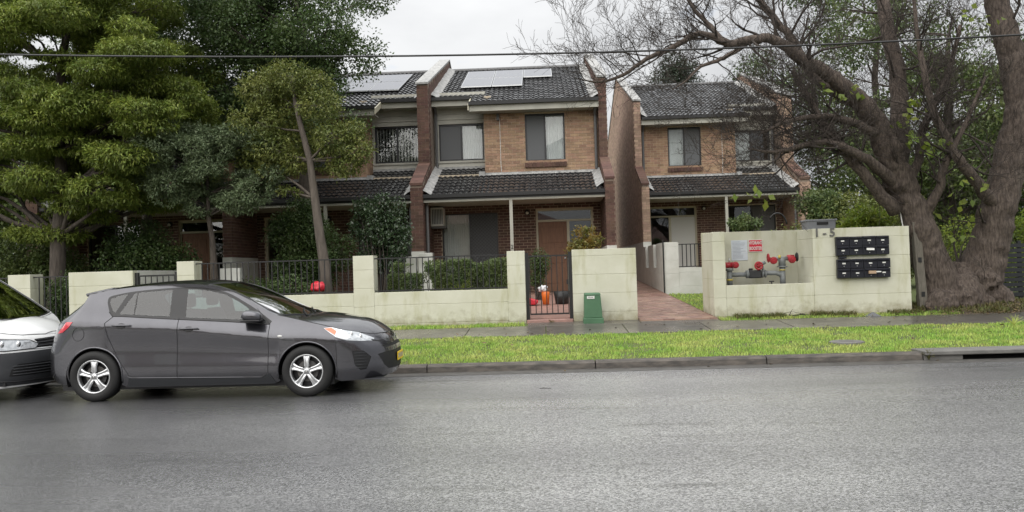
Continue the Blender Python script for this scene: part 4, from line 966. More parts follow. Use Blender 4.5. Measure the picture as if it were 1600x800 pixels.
def wheel(par, x, ysign, y, r, rw, style):
    """wheel with tyre and rim; outer face at y*ysign"""
    t = bpy.data.objects.new('wheel', None); C.objects.link(t); t.parent = par; t.location = (x, ysign*y, r)
    if ysign > 0: t.rotation_euler = (0, 0, math.pi)
    # local: outer face looks to -Y
    k = MB(); rr = .63*r/.312*.312
    R_ = r; ri = r*.655
    k.lathe([(ri,.0),(ri+.012,-.012),(R_*.80,-.022),(R_*.93,-.012),(R_*.985,.012),(R_,.04),(R_,.16),(R_*.97,.19),(R_*.85,.20),(ri,.19)], (0,0,0), 'y', 40); ty = k.build('tyre', 'tyre', t, smooth=True, local=True)
    k = MB()
    for rr_ in (.05,.075,.1,.125): k.lathe([(R_+.0006,rr_-.003),(R_+.0006,rr_+.003)], (0,0,0), 'y', 40)
    k.build('tread_groove', 'mesh_black', ty, local=True)
    k = MB(); k.lathe([(ri-.020,.05),(ri-.016,.006),(ri-.006,-.008),(ri+.004,-.004),(ri+.004,.02)], (0,0,0), 'y', 40); rim = k.build('rim', 'alloy', t, smooth=True, local=True)
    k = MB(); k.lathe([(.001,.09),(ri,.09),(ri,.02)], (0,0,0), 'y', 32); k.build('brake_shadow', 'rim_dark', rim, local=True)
    k = MB(); k.lathe([(.05,.07),(.13,.07),(.13,.06),(.05,.06)], (0,0,0), 'y', 24); k.build('brake_disc', 'iron', rim, local=True)
    n = 5
    for i in range(n):
        a0 = 2*math.pi*i/n+math.pi/2; k = MB(); pr = []
        for rad, wd, yy in ((.03,.034,.004),(.075,.030,-.004),(.115,.031,-.002),(.155,.038,.004),(ri-.022,.052,.010),(ri-.008,.066,.014)):
            for w_, dy in ((-wd,.030),(-wd*.92,.004),(-wd*.45,0),(-wd*.22,.011),(wd*.22,.011),(wd*.45,0),(wd*.92,.004),(wd,.030)):
                xx = rad*math.cos(a0)-w_*math.sin(a0); zz = rad*math.sin(a0)+w_*math.cos(a0); pr.append((xx, yy+dy, zz))
        k.add(pr, [(j*8+q, j*8+q+1, j*8+q+9, j*8+q+8) for j in range(5) for q in range(7)]); k.build('spoke', 'alloy', rim, smooth=True, local=True)
        a = 2*math.pi*(i+.5)/n+math.pi/2; k = MB(); k.lathe([(.001,-.004),(.010,-.004),(.011,.02)], (.062*math.cos(a),0,.062*math.sin(a)), 'y', 8); k.build('lug_nut', 'rim_dark', rim, local=True)
    k = MB(); k.lathe([(.001,-.008),(.026,-.007),(.032,.002),(.042,.008),(.045,.02)], (0,0,0), 'y', 20); k.build('hub', 'alloy', rim, smooth=True, local=True)
    k = MB(); k.lathe([(.012,-.0095),(.020,-.0095)], (0,0,0), 'y', 16); k.build('hub_emblem', 'iron', rim, local=True)
    return t
def seat(par, x, y, z0=.32):
    k = MB(); k.box(x, x+.5, y-.23, y+.23, z0, z0+.22); o = k.build('seat', 'seat_cloth', par, local=True, bevel=.05)
    k = MB(); k.add([(x-.05,y-.22,z0+.2),(x+.08,y-.22,z0+.2),(x+.08,y+.22,z0+.2),(x-.05,y+.22,z0+.2),(x-.24,y-.19,z0+.76),(x-.14,y-.19,z0+.76),(x-.14,y+.19,z0+.76),(x-.24,y+.19,z0+.76)], [(0,3,2,1),(4,5,6,7),(0,1,5,4),(1,2,6,5),(2,3,7,6),(3,0,4,7)]); k.build('backrest', 'seat_cloth', o, local=True, bevel=.04)
    k = MB(); k.box(x-.26, x-.16, y-.13, y+.13, z0+.79, z0+.97); k.build('headrest', 'seat_cloth', o, local=True, bevel=.04)

def hatchback():
    root = thing('parked_car', 'dark grey wet five-door hatchback parked at the kerb', 'car', (-6.36, 10.70, 0))
    crease = [(.3,.99),(.55,.975),(1.7,.905),(2.4,.825),(3.0,.755),(3.6,.72),(4.3,.66)]; belt = [(.5,1.06),(1.04,1.055),(1.7,1.01),(2.5,.955),(3.0,.915),(3.6,.86),(4.4,.75)]
    def side_inset(x, z):
        zc = lerp_tab(crease, x); zb = lerp_tab(belt, x); sp = lambda t, w: w*math.log1p(math.exp(min(t/w, 40))) if t/w > -30 else 0.0
        d = .58*sp(z-zc, .012)-.18*sp(z-zb, .02)+.05*sp(z-1.22, .03)+.35*sp(.30-z, .015)
        d += .014*math.sin(min(max((z-.36)/(zc-.36), 0), 1)*math.pi)**2*(1 if .95 < x < 3.1 else 0)          # hollow door flank
        return d
    plan = [(.04,0),(.045,.35),(.09,.58),(.20,.745),(.40,.82),(.8,.862),(1.4,.875),(2.4,.875),(3.0,.873),(3.44,.866),(3.75,.838),(3.98,.785),(4.16,.69),(4.30,.54),(4.39,.33),(4.42,.15),(4.425,0)]
    nose = [(.1,.10),(.2,.05),(.28,.01),(.40,0),(.52,.015),(.60,.04),(.68,.09),(.76,.18),(.9,.4),(1.5,1.0)]
    rear = [(.1,.12),(.2,.07),(.35,.01),(.55,0),(.66,.02),(.8,.06),(.95,.12),(1.05,.22),(1.2,.40),(1.31,.50),(1.5,.65)]
    # temporary shell to turn x into s
    c = catmull(plan, 10); d = np.r_[0, np.cumsum(np.hypot(*np.diff(c, axis=0).T))]; sx = lambda x: float(np.interp(x, c[:, 0], d)); LS = d[-1]
    edge = [(0,1.315),(.5,1.315),(sx(.30),1.315),(sx(.6),1.325),(sx(1.0),1.375),(sx(1.5),1.412),(sx(1.9),1.415),(sx(2.15),1.392),(sx(2.4),1.328),(sx(2.65),1.215),(sx(2.85),1.095),(sx(3.02),1.005),(sx(3.2),.965),(sx(3.6),.865),(sx(3.9),.80),(sx(4.15),.755),(sx(4.32),.715),(LS,.70)]
    crown = [(.50,1.315),(.60,1.345),(.8,1.395),(1.2,1.44),(1.6,1.462),(1.9,1.462),(2.1,1.446),(2.3,1.40),(2.6,1.285),(2.9,1.155),(3.2,1.022),(3.33,.972),(3.4,.985),(3.6,.968),(3.95,.905),(4.12,.85),(4.22,.79),(4.30,.73),(4.34,.70)]
    S = Shell(plan, side_inset, nose, rear, edge, crown, 4.425, .04)
    X = lambda pts: [(S.s_of_x(x), z) for x, z in pts]
    # outline: bottom with wheel arches, top along the edge
    xr, xf, RA = .80, 3.44, .352; zw = .312
    bot = []; sill = .165
    for x in np.linspace(0, 1, 2): pass
    def arch(xc): return [(sx(xc-RA*math.cos(a)), max(sill, zw+RA*math.sin(a))) for a in np.linspace(-.32, math.pi+.32, 30)]
    bot = [(0,.24),(sx(.2),.22)]+arch(xr)+densify([(sx(1.2),.165),(sx(3.02),.165)], .1, False)+arch(xf)+[(sx(3.85),.17),(sx(4.1),.175),(sx(4.3),.185),(LS,.19)]
    topl = [(q, S.E(q)) for q in np.linspace(LS, 0, 90)]
    outer = densify(bot, .05, False)+topl
    dlo = catmull([(.915,1.215),(.925,1.275),(1.03,1.308),(1.28,1.345),(1.72,1.372),(2.0,1.368),(2.17,1.352),(2.42,1.287),(2.62,1.180),(2.80,1.070),(3.0,.925)], 4).tolist()+[(2.98,.893),(2.5,.938),(1.7,.998),(1.13,1.043),(1.02,1.047),(.97,1.10)]
    qwin = [(.955,1.212),(.965,1.262),(1.04,1.288),(1.165,1.310),(1.045,1.085),(1.01,1.11)]
    rwin0 = [(1.20,1.238),(1.255,1.318),(1.28,1.322),(1.28,1.058),(1.105,1.068)]; rwin = [(1.30,1.324),(1.72,1.346),(1.735,1.022),(1.30,1.056)]
    fwin = [(1.915,1.346),(2.02,1.343),(2.16,1.327),(2.40,1.264),(2.585,1.163),(2.70,1.088),(2.715,.955),(2.45,.968),(1.935,1.004)]
    mwin = [(2.735,1.072),(2.80,1.03),(2.93,.927),(2.735,.95)]
    rdoor = [(1.04,1.048),(.94,.96),(.985,.78),(1.09,.55),(1.24,.315),(1.28,.29),(1.84,.262),(1.855,1.0),(1.78,1.385),(1.28,1.36),(1.10,1.322)]
    fdoor = [(1.86,.262),(2.90,.262),(2.965,.31),(2.98,.893),(2.80,1.085),(2.42,1.30),(2.17,1.366),(1.80,1.385),(1.875,1.0)]
    sillp = [(1.20,.172),(1.24,.300),(1.28,.285),(2.90,.255),(2.985,.30),(3.06,.172)]
    lamp = [(3.64,.822),(3.82,.834),(4.02,.805),(4.17,.755),(4.29,.665),(4.26,.640),(4.10,.650),(3.95,.668),(3.81,.712)]
    amber = [(3.655,.818),(3.76,.822),(3.83,.78),(3.80,.735)]
    fog = [(3.985,.535),(4.12,.53),(4.195,.45),(4.14,.30),(4.075,.295),(4.01,.36)]
    fbump = [(3.80,.705),(3.92,.66),(4.06,.64),(4.22,.63)]+[(4.425,.62),(4.425,.19),(4.1,.175),(3.80,.20)]
    tail = [(.225,.845),(.30,.985),(.47,.985),(.42,.92),(.33,.86)]
    grille = [(LS-.52,.570),(LS,.600),(LS,.555),(LS-.48,.545)]; intake = [(LS-.62,.47),(LS-.50,.485),(LS,.50),(LS,.26),(LS-.40,.27),(LS-.52,.33)]
    hlgrille = [(S.s_of_x(4.245),.66),(LS-.30,.60),(LS-.28,.58),(S.s_of_x(4.26),.635)]
    D = lambda p: densify(p, .045)
    regs = [('sill', D(X(sillp))), ('rear_door', D(X(rdoor))), ('front_door', D(X(fdoor))), ('front_bumper', D(X(fbump[:-4])+[(LS,.62),(LS,.19),(sx(4.1),.176),(sx(3.86),.172),(sx(3.80),.35)])),
            ('window_surround', D(X(dlo))), ('quarter_window', D(X(qwin))), ('vent_window', D(X(rwin0))), ('rear_window', D(X(rwin))), ('front_window', D(X(fwin))), ('mirror_window', D(X(mwin))),
            ('headlight', D(X(lamp))), ('indicator', D(X(amber))), ('fog_recess', D(X(fog))), ('tail_light', D(X(tail))), ('upper_grille', D(grille)), ('lower_grille', D(intake)), ('lamp_gap', D(hlgrille))]
    pts, gr = cut(outer, regs, .042)
    glassn = {'quarter_window','vent_window','rear_window','front_window','mirror_window'}
    mats = dict(body='paint_grey', sill='plastic_dark', rear_door='paint_grey', front_door='paint_grey', front_bumper='paint_grey', window_surround='trim_black', headlight='lamp_clear', indicator='lamp_amber', fog_recess='mesh_black', tail_light='lamp_red', upper_grille='mesh_black', lower_grille='mesh_black', lamp_gap='trim_black')
    for mir in (-1, 1):
        made = {}
        for nm, tr in gr.items():
            m = 'car_glass' if nm in glassn else mats[nm]
            push = {'headlight':.006,'indicator':.0075,'tail_light':.006,'fog_recess':-.004,'lower_grille':-.004,'upper_grille':-.004,'sill':.004}.get(nm, 0)
            made[nm] = panel({'body':'body_side'}.get(nm, nm), m, root, pts, tr, S.P, S.N, mir, push)
        for nm, poly in (('door_seam', rdoor), ('door_seam', fdoor)):
            seam(nm, root, X(poly[:8] if poly is rdoor else poly[:5]), S.P, S.N, mir, w=.0035)
        seam('bumper_seam', root, X([(3.80,.20+.15),(3.80,.705),(3.92,.662)]), S.P, S.N, mir, w=.003)
        seam('window_strip', root, X([(.97,1.095),(1.02,1.043),(1.13,1.04),(1.7,.995),(2.5,.935),(2.98,.89)]), S.P, S.N, mir, w=.006)
        seam('sill_line', root, X([(1.22,.30),(1.28,.285),(2.90,.255)]), S.P, S.N, mir, w=.006, m='paint_grey')
        # wheel arch lips and liners
        for xc in (xr, xf):
            seam('arch_lip', root, [(sx(xc-(RA+.004)*math.cos(a)), zw+(RA+.004)*math.sin(a)) for a in np.linspace(-.25, math.pi+.25, 26)], S.P, S.N, mir, w=.012, m='paint_grey', push=-.002)
            k = MB(); k.lathe([(RA+.02,.83*mir),(RA+.02,.50*mir),(.02,.50*mir)], (xc,0,zw), 'y', 28, -.35, math.pi+.35); k.build('arch_liner', 'mesh_black', root, local=True)
        # handles
        for x0, z in ((1.045,.930),(1.885,.868)):
            q = lambda x, z, o: (lambda p, n: (p[0]+n[0]*o, (p[1]+n[1]*o)*mir, p[2]+n[2]*o))(S.P(S.s_of_x(x), z), S.N(S.s_of_x(x), z))
            k = MB(); k.tube([q(x0,z,.004), q(x0+.02,z,.022), q(x0+.12,z-.002,.030), q(x0+.22,z-.006,.022), q(x0+.235,z-.008,.004)], [.010,.013,.013,.012,.008], 8); k.build('door_handle', 'paint_grey', made['rear_door' if x0 < 1.5 else 'front_door'], local=True, smooth=True)
            cup = [(x0+.05+.07*(1+math.cos(a))*.85, z-.008+.034*math.sin(a)) for a in np.linspace(0, 2*math.pi, 14)[:-1]]
            sp_ = X(cup); k = MB(); k.add([tuple(np.array([1,mir,1])*(S.P(*a)+S.N(*a)*.0025)) for a in sp_], [tuple(range(len(sp_)))]); k.build('handle_cup', 'trim_black', made['rear_door' if x0 < 1.5 else 'front_door'], local=True)
        # fuel flap ring, side repeater
        seam('fuel_flap', root, X([(.585+.083*math.cos(a), .835+.083*math.sin(a)) for a in np.linspace(0, 2*math.pi, 20)[:-1]]), S.P, S.N, mir, w=.0028, close=True)
        p = S.P(S.s_of_x(3.12), .745)
        b = bmesh.new(); bmesh.ops.create_uvsphere(b, u_segments=12, v_segments=8, radius=1)
        for v in b.verts: v.co = Vector((p[0]+v.co.x*.032, (p[1]+v.co.y*.008)*mir, p[2]+v.co.z*.014))
        me = bpy.data.meshes.new('side_repeater'); b.to_mesh(me); b.free(); link('side_repeater', me, 'white_plastic', root, smooth=True)
        # mirror
        p = S.P(S.s_of_x(2.78), .985); b = bmesh.new(); bmesh.ops.create_uvsphere(b, u_segments=20, v_segments=12, radius=1)
        for v in b.verts:
            x, y, z = v.co; x = math.copysign(abs(x)**.75, x); z = math.copysign(abs(z)**.8, z); y = math.copysign(abs(y)**.8, y)
            v.co = Vector((2.79+x*.125*(1-.12*z), (p[1]+.13+y*.095)*mir, 1.005+z*.066+.012*x*-1))
        me = bpy.data.meshes.new('mirror'); b.to_mesh(me); b.free(); mo = link('mirror', me, 'paint_grey', root, smooth=True)
        k = MB(); k.box(2.67,2.91,(p[1]+.045) if mir > 0 else -(p[1]+.21),(p[1]+.21) if mir > 0 else -(p[1]+.045),.935,.958); k.build('mirror_base', 'trim_black', mo, local=True, bevel=.01)
        k = MB(); k.tube([(2.86,(p[1]-.01)*mir,.955),(2.84,(p[1]+.07)*mir,.965)], [.03,.022], 8); k.build('mirror_arm', 'trim_black', mo, local=True)
        for xc in (xr, xf): wheel(root, xc, mir, .872, zw, .2, 'twin')
        # headlight projectors
        for x, z in ((4.05,.735),(4.16,.70)):
            q = S.P(S.s_of_x(x), z)+S.N(S.s_of_x(x), z)*.008; nrm = S.N(S.s_of_x(x), z)
            b = bmesh.new(); bmesh.ops.create_uvsphere(b, u_segments=12, v_segments=8, radius=.034)
            for v in b.verts: v.co = Vector((q[0]+v.co.x*.5, (q[1]+v.co.y*.5)*mir, q[2]+v.co.z))
            me = bpy.data.meshes.new('projector'); b.to_mesh(me); b.free(); link('projector', me, 'chrome', made['headlight'], smooth=True)
        # fog mesh bars
        for i in range(6):
            z = .325+i*.036; seam('fog_bar', made['fog_recess'], X([(4.01,z),(4.15,z)]), S.P, S.N, mir, w=.004, m='plastic_dark', push=.0)
    # top: hood, windscreen, roof
    def cowl(u): return 3.35-.27*abs(u)**2
    def head(u): return 2.24-.10*abs(u)**2
    us = np.linspace(-.93, .93, 15); xa, xb = S.tx[0]+.002, S.tx[-1]-.002
    ws = [(head(u), u) for u in us]+[(cowl(u), u) for u in us[::-1]]
    hood = [(cowl(u)+.03, u) for u in np.linspace(-.985, .985, 15)]+[(x, .985) for x in np.linspace(3.4, 4.2, 8)]+[(4.30, u) for u in np.linspace(.9, -.9, 9)]+[(x, -.985) for x in np.linspace(4.2, 3.4, 8)]
    outt = [(xa, u) for u in np.linspace(-1, 1, 12)]+[(x, 1.0) for x in np.linspace(xa, xb, 70)[1:-1]]+[(xb, u) for u in np.linspace(1, -1, 12)]+[(x, -1.0) for x in np.linspace(xb, xa, 70)[1:-1]]
    ptsT, gT = cut(outt, [('windscreen', ws), ('bonnet', hood)], .07)
    for nm, tr in gT.items():
        panel({'body':'roof'}.get(nm, nm), {'windscreen':'windscreen_glass'}.get(nm, 'paint_grey'), root, ptsT, tr, S.top, S.topN, 1)
    seam('bonnet_seam', root, hood, S.top, S.topN, 1, w=.003, close=True)
    seam('screen_seal', root, ws, S.top, S.topN, 1, w=.008, close=True, push=.0)
    for y0, y1, x0_ in ((.10,.62,3.30),(-.55,-.02,3.33)):
        seam('wiper', root, [(x0_, y0), (x0_-.10, (y0+y1)/2), (x0_-.16, y1)], S.top, S.topN, 1, w=.010, push=.012)
    # roof spoiler
    k = MB(); k.add([(.52,-.50,1.285),(.90,-.57,1.36),(.90,.57,1.36),(.52,.50,1.285),(.50,-.50,1.328),(.90,-.57,1.398),(.90,.57,1.398),(.50,.50,1.328)], [(0,3,2,1),(4,5,6,7),(0,1,5,4),(1,2,6,5),(2,3,7,6),(3,0,4,7)]); k.build('spoiler', 'paint_grey', root, local=True, bevel=.015)
    # floor pan, dash, seats, steering wheel
    k = MB(); k.box(.35,3.75,-.77,.77,.135,.26); k.build('floor_pan', 'mesh_black', root, local=True)
    k = MB(); k.box(3.0,4.1,-.60,.60,.26,.70); k.build('engine_bay', 'mesh_black', root, local=True)
    k = MB(); k.prism([(2.70,.55),(2.66,.80),(2.85,.905),(3.25,.93),(3.25,.55)], 'y', -.70, .70); k.build('dashboard', 'cabin', root, local=True, bevel=.03)
    k = MB(); k.lathe([(.17,0),(.185,.012),(.20,0),(.185,-.012),(.17,0)], (0,0,0), 'z', 20); sw = k.build('steering_wheel', 'cabin', root, local=True, smooth=True); sw.location = (2.52,-.36,.83); sw.rotation_euler = (0,R(-65),0)
    for y in (-.37,.37): seat(root, 2.0, y); seat(root, 1.12, y, .36)
    seat(root, 1.12, 0, .36)
    k = MB(); k.prism([(.25,.26),(.25,.9),(.45,1.0),(.75,.98),(.75,.26)], 'y', -.66, .66); k.build('boot_trim', 'cabin', root, local=True)
    # number plate, badge
    q = S.P(LS, .40); k = MB(); k.box(q[0]+.004, q[0]+.014, -.186, .186, .345, .455); npl = k.build('number_plate', 'plate_yellow', root, local=True, bevel=.004)
    for i in range(6):
        y = -.14+i*.056; k = MB(); k.box(q[0]+.0142, q[0]+.0152, y-.016+(.004*(i % 2)), y+.016, .372, .43); k.build('plate_character', 'ink', npl, local=True)
    b = S.P(LS, .635); k = MB(); k.lathe([(.045,0),(.052,.008),(.060,0)], (0,0,0), 'x', 20); bd = k.build('badge', 'chrome', root, local=True, smooth=True); bd.location = (b[0]+.006, 0, b[2]); bd.scale = (1,1.2,.9)
    k = MB(); k.box(4.02,4.30,-.66,.66,.165,.178); k.build('front_lip', 'plastic_dark', root, local=True, bevel=.004)
    return root
car = hatchback()

def van():
    root = thing('parked_van', 'white van with dark plastic bumper parked close behind the grey hatchback', 'van', (-10.87, 10.72, 0))
    def side_inset(x, z):
        sp = lambda t, w: w*math.log1p(math.exp(min(t/w, 40))) if t/w > -30 else 0.0
        return .16*sp(z-.98, .03)+.3*sp(.30-z, .02)+.02*math.exp(-((z-.75)/.1)**2)
    plan = [(0,0),(.005,.6),(.05,.80),(.3,.875),(1.5,.89),(3.2,.89),(3.65,.875),(3.95,.83),(4.16,.72),(4.30,.52),(4.375,.28),(4.395,.12),(4.40,0)]
    nose = [(.1,.08),(.25,.02),(.40,0),(.55,.005),(.66,.03),(.76,.07),(.84,.14),(1.0,.42),(1.9,1.6)]; rear = [(.1,.03),(.5,0),(1.0,.02),(1.85,.10)]
    c = catmull(plan, 10); d = np.r_[0, np.cumsum(np.hypot(*np.diff(c, axis=0).T))]; sx = lambda x: float(np.interp(x, c[:, 0], d)); LS = d[-1]
    edge = [(0,1.76),(sx(.3),1.77),(sx(1.5),1.79),(sx(2.4),1.77),(sx(2.7),1.70),(sx(3.0),1.55),(sx(3.4),1.28),(sx(3.7),1.07),(sx(3.85),.99),(sx(4.0),.93),(sx(4.15),.87),(sx(4.3),.82),(LS,.80)]
    crown = [(.08,1.77),(.5,1.82),(2.3,1.825),(2.62,1.77),(3.0,1.58),(3.4,1.33),(3.75,1.085),(3.86,1.02),(3.92,1.035),(4.08,.99),(4.2,.92),(4.27,.85),(4.32,.80)]
    S = Shell(plan, side_inset, nose, rear, edge, crown, 4.4, 0); X = lambda pts: [(S.s_of_x(x), z) for x, z in pts]
    RA, zw, sill = .36, .32, .20
    def arch(xc): return [(sx(xc-RA*math.cos(a)), max(sill, zw+RA*math.sin(a))) for a in np.linspace(-.32, math.pi+.32, 26)]
    bot = [(0,.25),(sx(.1),.22)]+arch(.85)+densify([(sx(1.3),.20),(sx(3.0),.20)], .2, False)+arch(3.52)+[(sx(3.95),.17),(sx(4.2),.18),(LS,.19)]
    outer = densify(bot, .06, False)+[(q, S.E(q)) for q in np.linspace(LS, 0, 70)]
    lampp = [(sx(3.80),.80),(sx(4.0),.80),(LS-.50,.755),(LS-.40,.70),(LS-.46,.650),(sx(4.1),.640),(sx(3.93),.67)]
    regs = [('window', densify(X([(2.1,1.12),(2.1,1.66),(2.72,1.62),(3.0,1.48),(3.45,1.16),(3.5,1.08)]), .06)),
            ('bumper', densify([(sx(3.90),.20),(sx(3.90),.60),(sx(4.05),.615),(LS-.3,.62),(LS,.62),(LS,.20)], .05)), ('grille', densify([(LS-.46,.655),(LS-.395,.70),(LS-.43,.765),(LS,.775),(LS,.645)], .05)),
            ('headlight', densify(lampp, .04)), ('lower_grille', densify([(LS-.78,.40),(LS-.70,.47),(LS,.47),(LS,.32),(LS-.80,.32)], .05))]
    pts, gr = cut(outer, regs, .06)
    for mir in (-1, 1):
        made = {}
        for nm, tr in gr.items():
            made[nm] = panel({'body':'body_side'}.get(nm, nm), dict(body='paint_white', window='car_glass', bumper='plastic_dark', grille='mesh_black', headlight='lamp_clear', lower_grille='mesh_black')[nm], root, pts, tr, S.P, S.N, mir, {'headlight':.006,'grille':-.006,'lower_grille':-.004}.get(nm, 0))
        for z in (.675,.715,.75): seam('grille_bar', made['grille'], [(LS-.43,z),(LS,z+.006)], S.P, S.N, mir, w=.007, m='plastic_dark', push=.002)
        seam('chrome_strip', made['grille'], [(sx(3.95),.655),(LS-.46,.640),(LS,.635)], S.P, S.N, mir, w=.005, m='chrome')
        for z in (.34,.375,.41,.445): seam('grille_bar', made['lower_grille'], [(LS-.76,z),(LS,z)], S.P, S.N, mir, w=.007, m='plastic_dark', push=.002)
        for q_, z in ((LS-.66,.715),(LS-.85,.725)):
            p = S.P(q_, z)+S.N(q_, z)*.004; b = bmesh.new(); bmesh.ops.create_uvsphere(b, u_segments=12, v_segments=8, radius=.045)
            for v in b.verts: v.co = Vector((p[0]+v.co.x*.5, (p[1]+v.co.y*.7)*mir, p[2]+v.co.z))
            me = bpy.data.meshes.new('projector'); b.to_mesh(me); b.free(); link('projector', me, 'chrome', made['headlight'], smooth=True)
        seam('bumper_line', root, [(sx(3.92),.27),(sx(4.2),.25),(LS,.25)], S.P, S.N, mir, w=.008, m='trim_black')
        seam('lamp_edge', root, densify(lampp, .04), S.P, S.N, mir, w=.006, close=True, push=.006)
        for xc in (.85, 3.52):
            k = MB(); k.lathe([(RA+.02,.84*mir),(RA+.02,.50*mir),(.02,.50*mir)], (xc,0,zw), 'y', 24, -.35, math.pi+.35); k.build('arch_liner', 'mesh_black', root, local=True)
            wheel(root, xc, mir, .875, zw, .2, 'twin')
        b = bmesh.new(); bmesh.ops.create_cube(b, size=1)
        for v in b.verts: v.co = Vector((3.25+v.co.x*.14, (1.0+v.co.y*.22)*mir, 1.16+v.co.z*.2))
        me = bpy.data.meshes.new('mirror'); b.to_mesh(me); b.free(); link('mirror', me, 'paint_white', root, bevel=.04)
    us = np.linspace(-.94, .94, 13); cowl = lambda u: 3.86-.16*u*u; head = lambda u: 2.60-.03*u*u
    ws = [(head(u), u) for u in us]+[(cowl(u), u) for u in us[::-1]]; xa, xb = S.tx[0]+.002, S.tx[-1]-.002
    hood = [(cowl(u)+.025, u) for u in np.linspace(-.985, .985, 13)]+[(x, .985) for x in np.linspace(3.9, 4.18, 4)]+[(4.285, u) for u in np.linspace(.9, -.9, 9)]+[(x, -.985) for x in np.linspace(4.18, 3.9, 4)]
    outt = [(xa, u) for u in np.linspace(-1, 1, 12)]+[(x, 1.0) for x in np.linspace(xa, xb, 60)[1:-1]]+[(xb, u) for u in np.linspace(1, -1, 12)]+[(x, -1.0) for x in np.linspace(xb, xa, 60)[1:-1]]
    ptsT, gT = cut(outt, [('windscreen', ws), ('bonnet', hood)], .08)
    for nm, tr in gT.items(): panel({'body':'roof'}.get(nm, nm), {'windscreen':'windscreen_glass'}.get(nm, 'paint_white'), root, ptsT, tr, S.top, S.topN, 1)
    seam('screen_seal', root, ws, S.top, S.topN, 1, w=.010, close=True, push=.0); seam('bonnet_seam', root, hood, S.top, S.topN, 1, w=.004, close=True)
    k = MB(); k.prism([(2.9,.5),(2.9,.98),(3.3,1.05),(3.75,1.0),(3.75,.5)], 'y', -.76, .76); k.build('dashboard', 'cabin', root, local=True, bevel=.04)
    k = MB(); k.box(1.9,2.0,-.82,.82,.3,1.7); k.build('bulkhead', 'cabin', root, local=True)
    k = MB(); k.box(.2,4.1,-.75,.75,.2,.3); k.build('floor_pan', 'mesh_black', root, local=True)
    for y in (-.4,.4): seat(root, 2.35, y, .55)
    k = MB(); k.box(3.45,3.62,.15,.32,1.055,1.062); k.build('permit_card', 'paper', root, local=True)
    return root
van()
# ------------------------------------------------------------------ planting
def at(px, py, Y):
    """photo pixel and real distance -> point in the place"""
    cx, cy = (px-800)/1275, -(py-400)/1275; d = rt*cx+up*cy+fw; t = Y/d.y; return Vector((d.x*t, Y, 1.46+d.z*t))
def leaf_mat(name, a, b, scale=1.2, island=.35, rough=.45, tr=.3, spec=.4): return mat(name, a, rough, b, scale, island=island, spec=spec, translucent=tr, contrast=(.3,.7))
leaf_mat('leaf_lime', (.26,.32,.058), (.12,.165,.038), 1.5); leaf_mat('leaf_dark', (0.052,0.09,0.03), (0.095,0.14,0.043), 1.1); leaf_mat('leaf_blue', (.20,.255,.135), (.11,.15,.075), 1.4)
leaf_mat('leaf_olive', (0.212,0.229,0.06), (0.111,0.147,0.037), 1.6); leaf_mat('leaf_gloss', (0.042,0.072,0.034), (0.072,0.111,0.052), 2.2, rough=.25, spec=.7); leaf_mat('leaf_hedge', (0.078,0.128,0.044), (0.167,0.206,0.069), 3.0)
leaf_mat('leaf_bright', (.16,.24,.03), (.24,.28,.05), 2.5, tr=.45); leaf_mat('leaf_back', (0.067,0.106,0.035), (0.144,0.182,0.053), .8); leaf_mat('leaf_shrub', (.11,.15,.035), (.30,.17,.035), 3.5); leaf_mat('leaf_pine', (.035,.055,.035), (.055,.07,.04), 1.0)
mat('bark_grey', (.10,.082,.068), .9, (.05,.04,.033), 5, stretch=(3,3,.6), bump=.9, bscale=10, bdist=.03); mat('bark_brown', (.155,.122,.10), .95, (.055,.042,.035), 11, stretch=(2.5,2.5,.55), bump=1.0, bscale=7, bdist=.07, stain=((.17,.15,.125), 3, .62, (1,1,.5)))
mat('bark_gum', (.15,.125,.105), .85, (.085,.07,.058), 5, stretch=(3,3,.5), bump=.7, bscale=10, bdist=.03)
def leaf_mesh(name, P, D, Nn, ln, wd, r, curl=.25):
    """one four-cornered leaf at each point P along D with face normal about Nn"""
    D = D/np.linalg.norm(D, axis=1, keepdims=True); S_ = np.cross(D, Nn); S_ /= (np.linalg.norm(S_, axis=1, keepdims=True)+1e-9); U = np.cross(S_, D)
    n = len(P); L_ = (ln*r.uniform(.6, 1.25, n))[:, None]; W_ = (wd*r.uniform(.7, 1.2, n))[:, None]
    a = P; b = P+D*L_*.45+S_*W_+U*L_*curl*.25; c = P+D*L_-U*L_*curl*.4; d = P+D*L_*.45-S_*W_+U*L_*curl*.25
    V = np.stack([a, b, c, d], 1).reshape(-1, 3); F = np.arange(n*4).reshape(-1, 4); return numpy_mesh(name, V, F, 4)
def unit(v): return v/(np.linalg.norm(v, axis=1, keepdims=True)+1e-9)
def crown_points(clumps, dens, r, shell=.55, gap=.0, gfreq=1.7):
    Ps, Os = [], []
    for (c, rad) in clumps:
        c, rad = np.array(c), np.array(rad); n = int(dens*(rad[0]*rad[1]+rad[1]*rad[2]+rad[0]*rad[2])/3)
        d = unit(r.normal(size=(n, 3))); t = r.uniform(shell**3, 1, n)**(1/3)*(1+.12*r.normal(size=n)); p = c+d*rad*t[:, None]
        if gap:
            k = np.array([noise.noise(Vector(q)*gfreq) for q in p]) > -gap; p, d = p[k], d[k]
        Ps.append(p); Os.append(d)
    return np.concatenate(Ps), np.concatenate(Os)
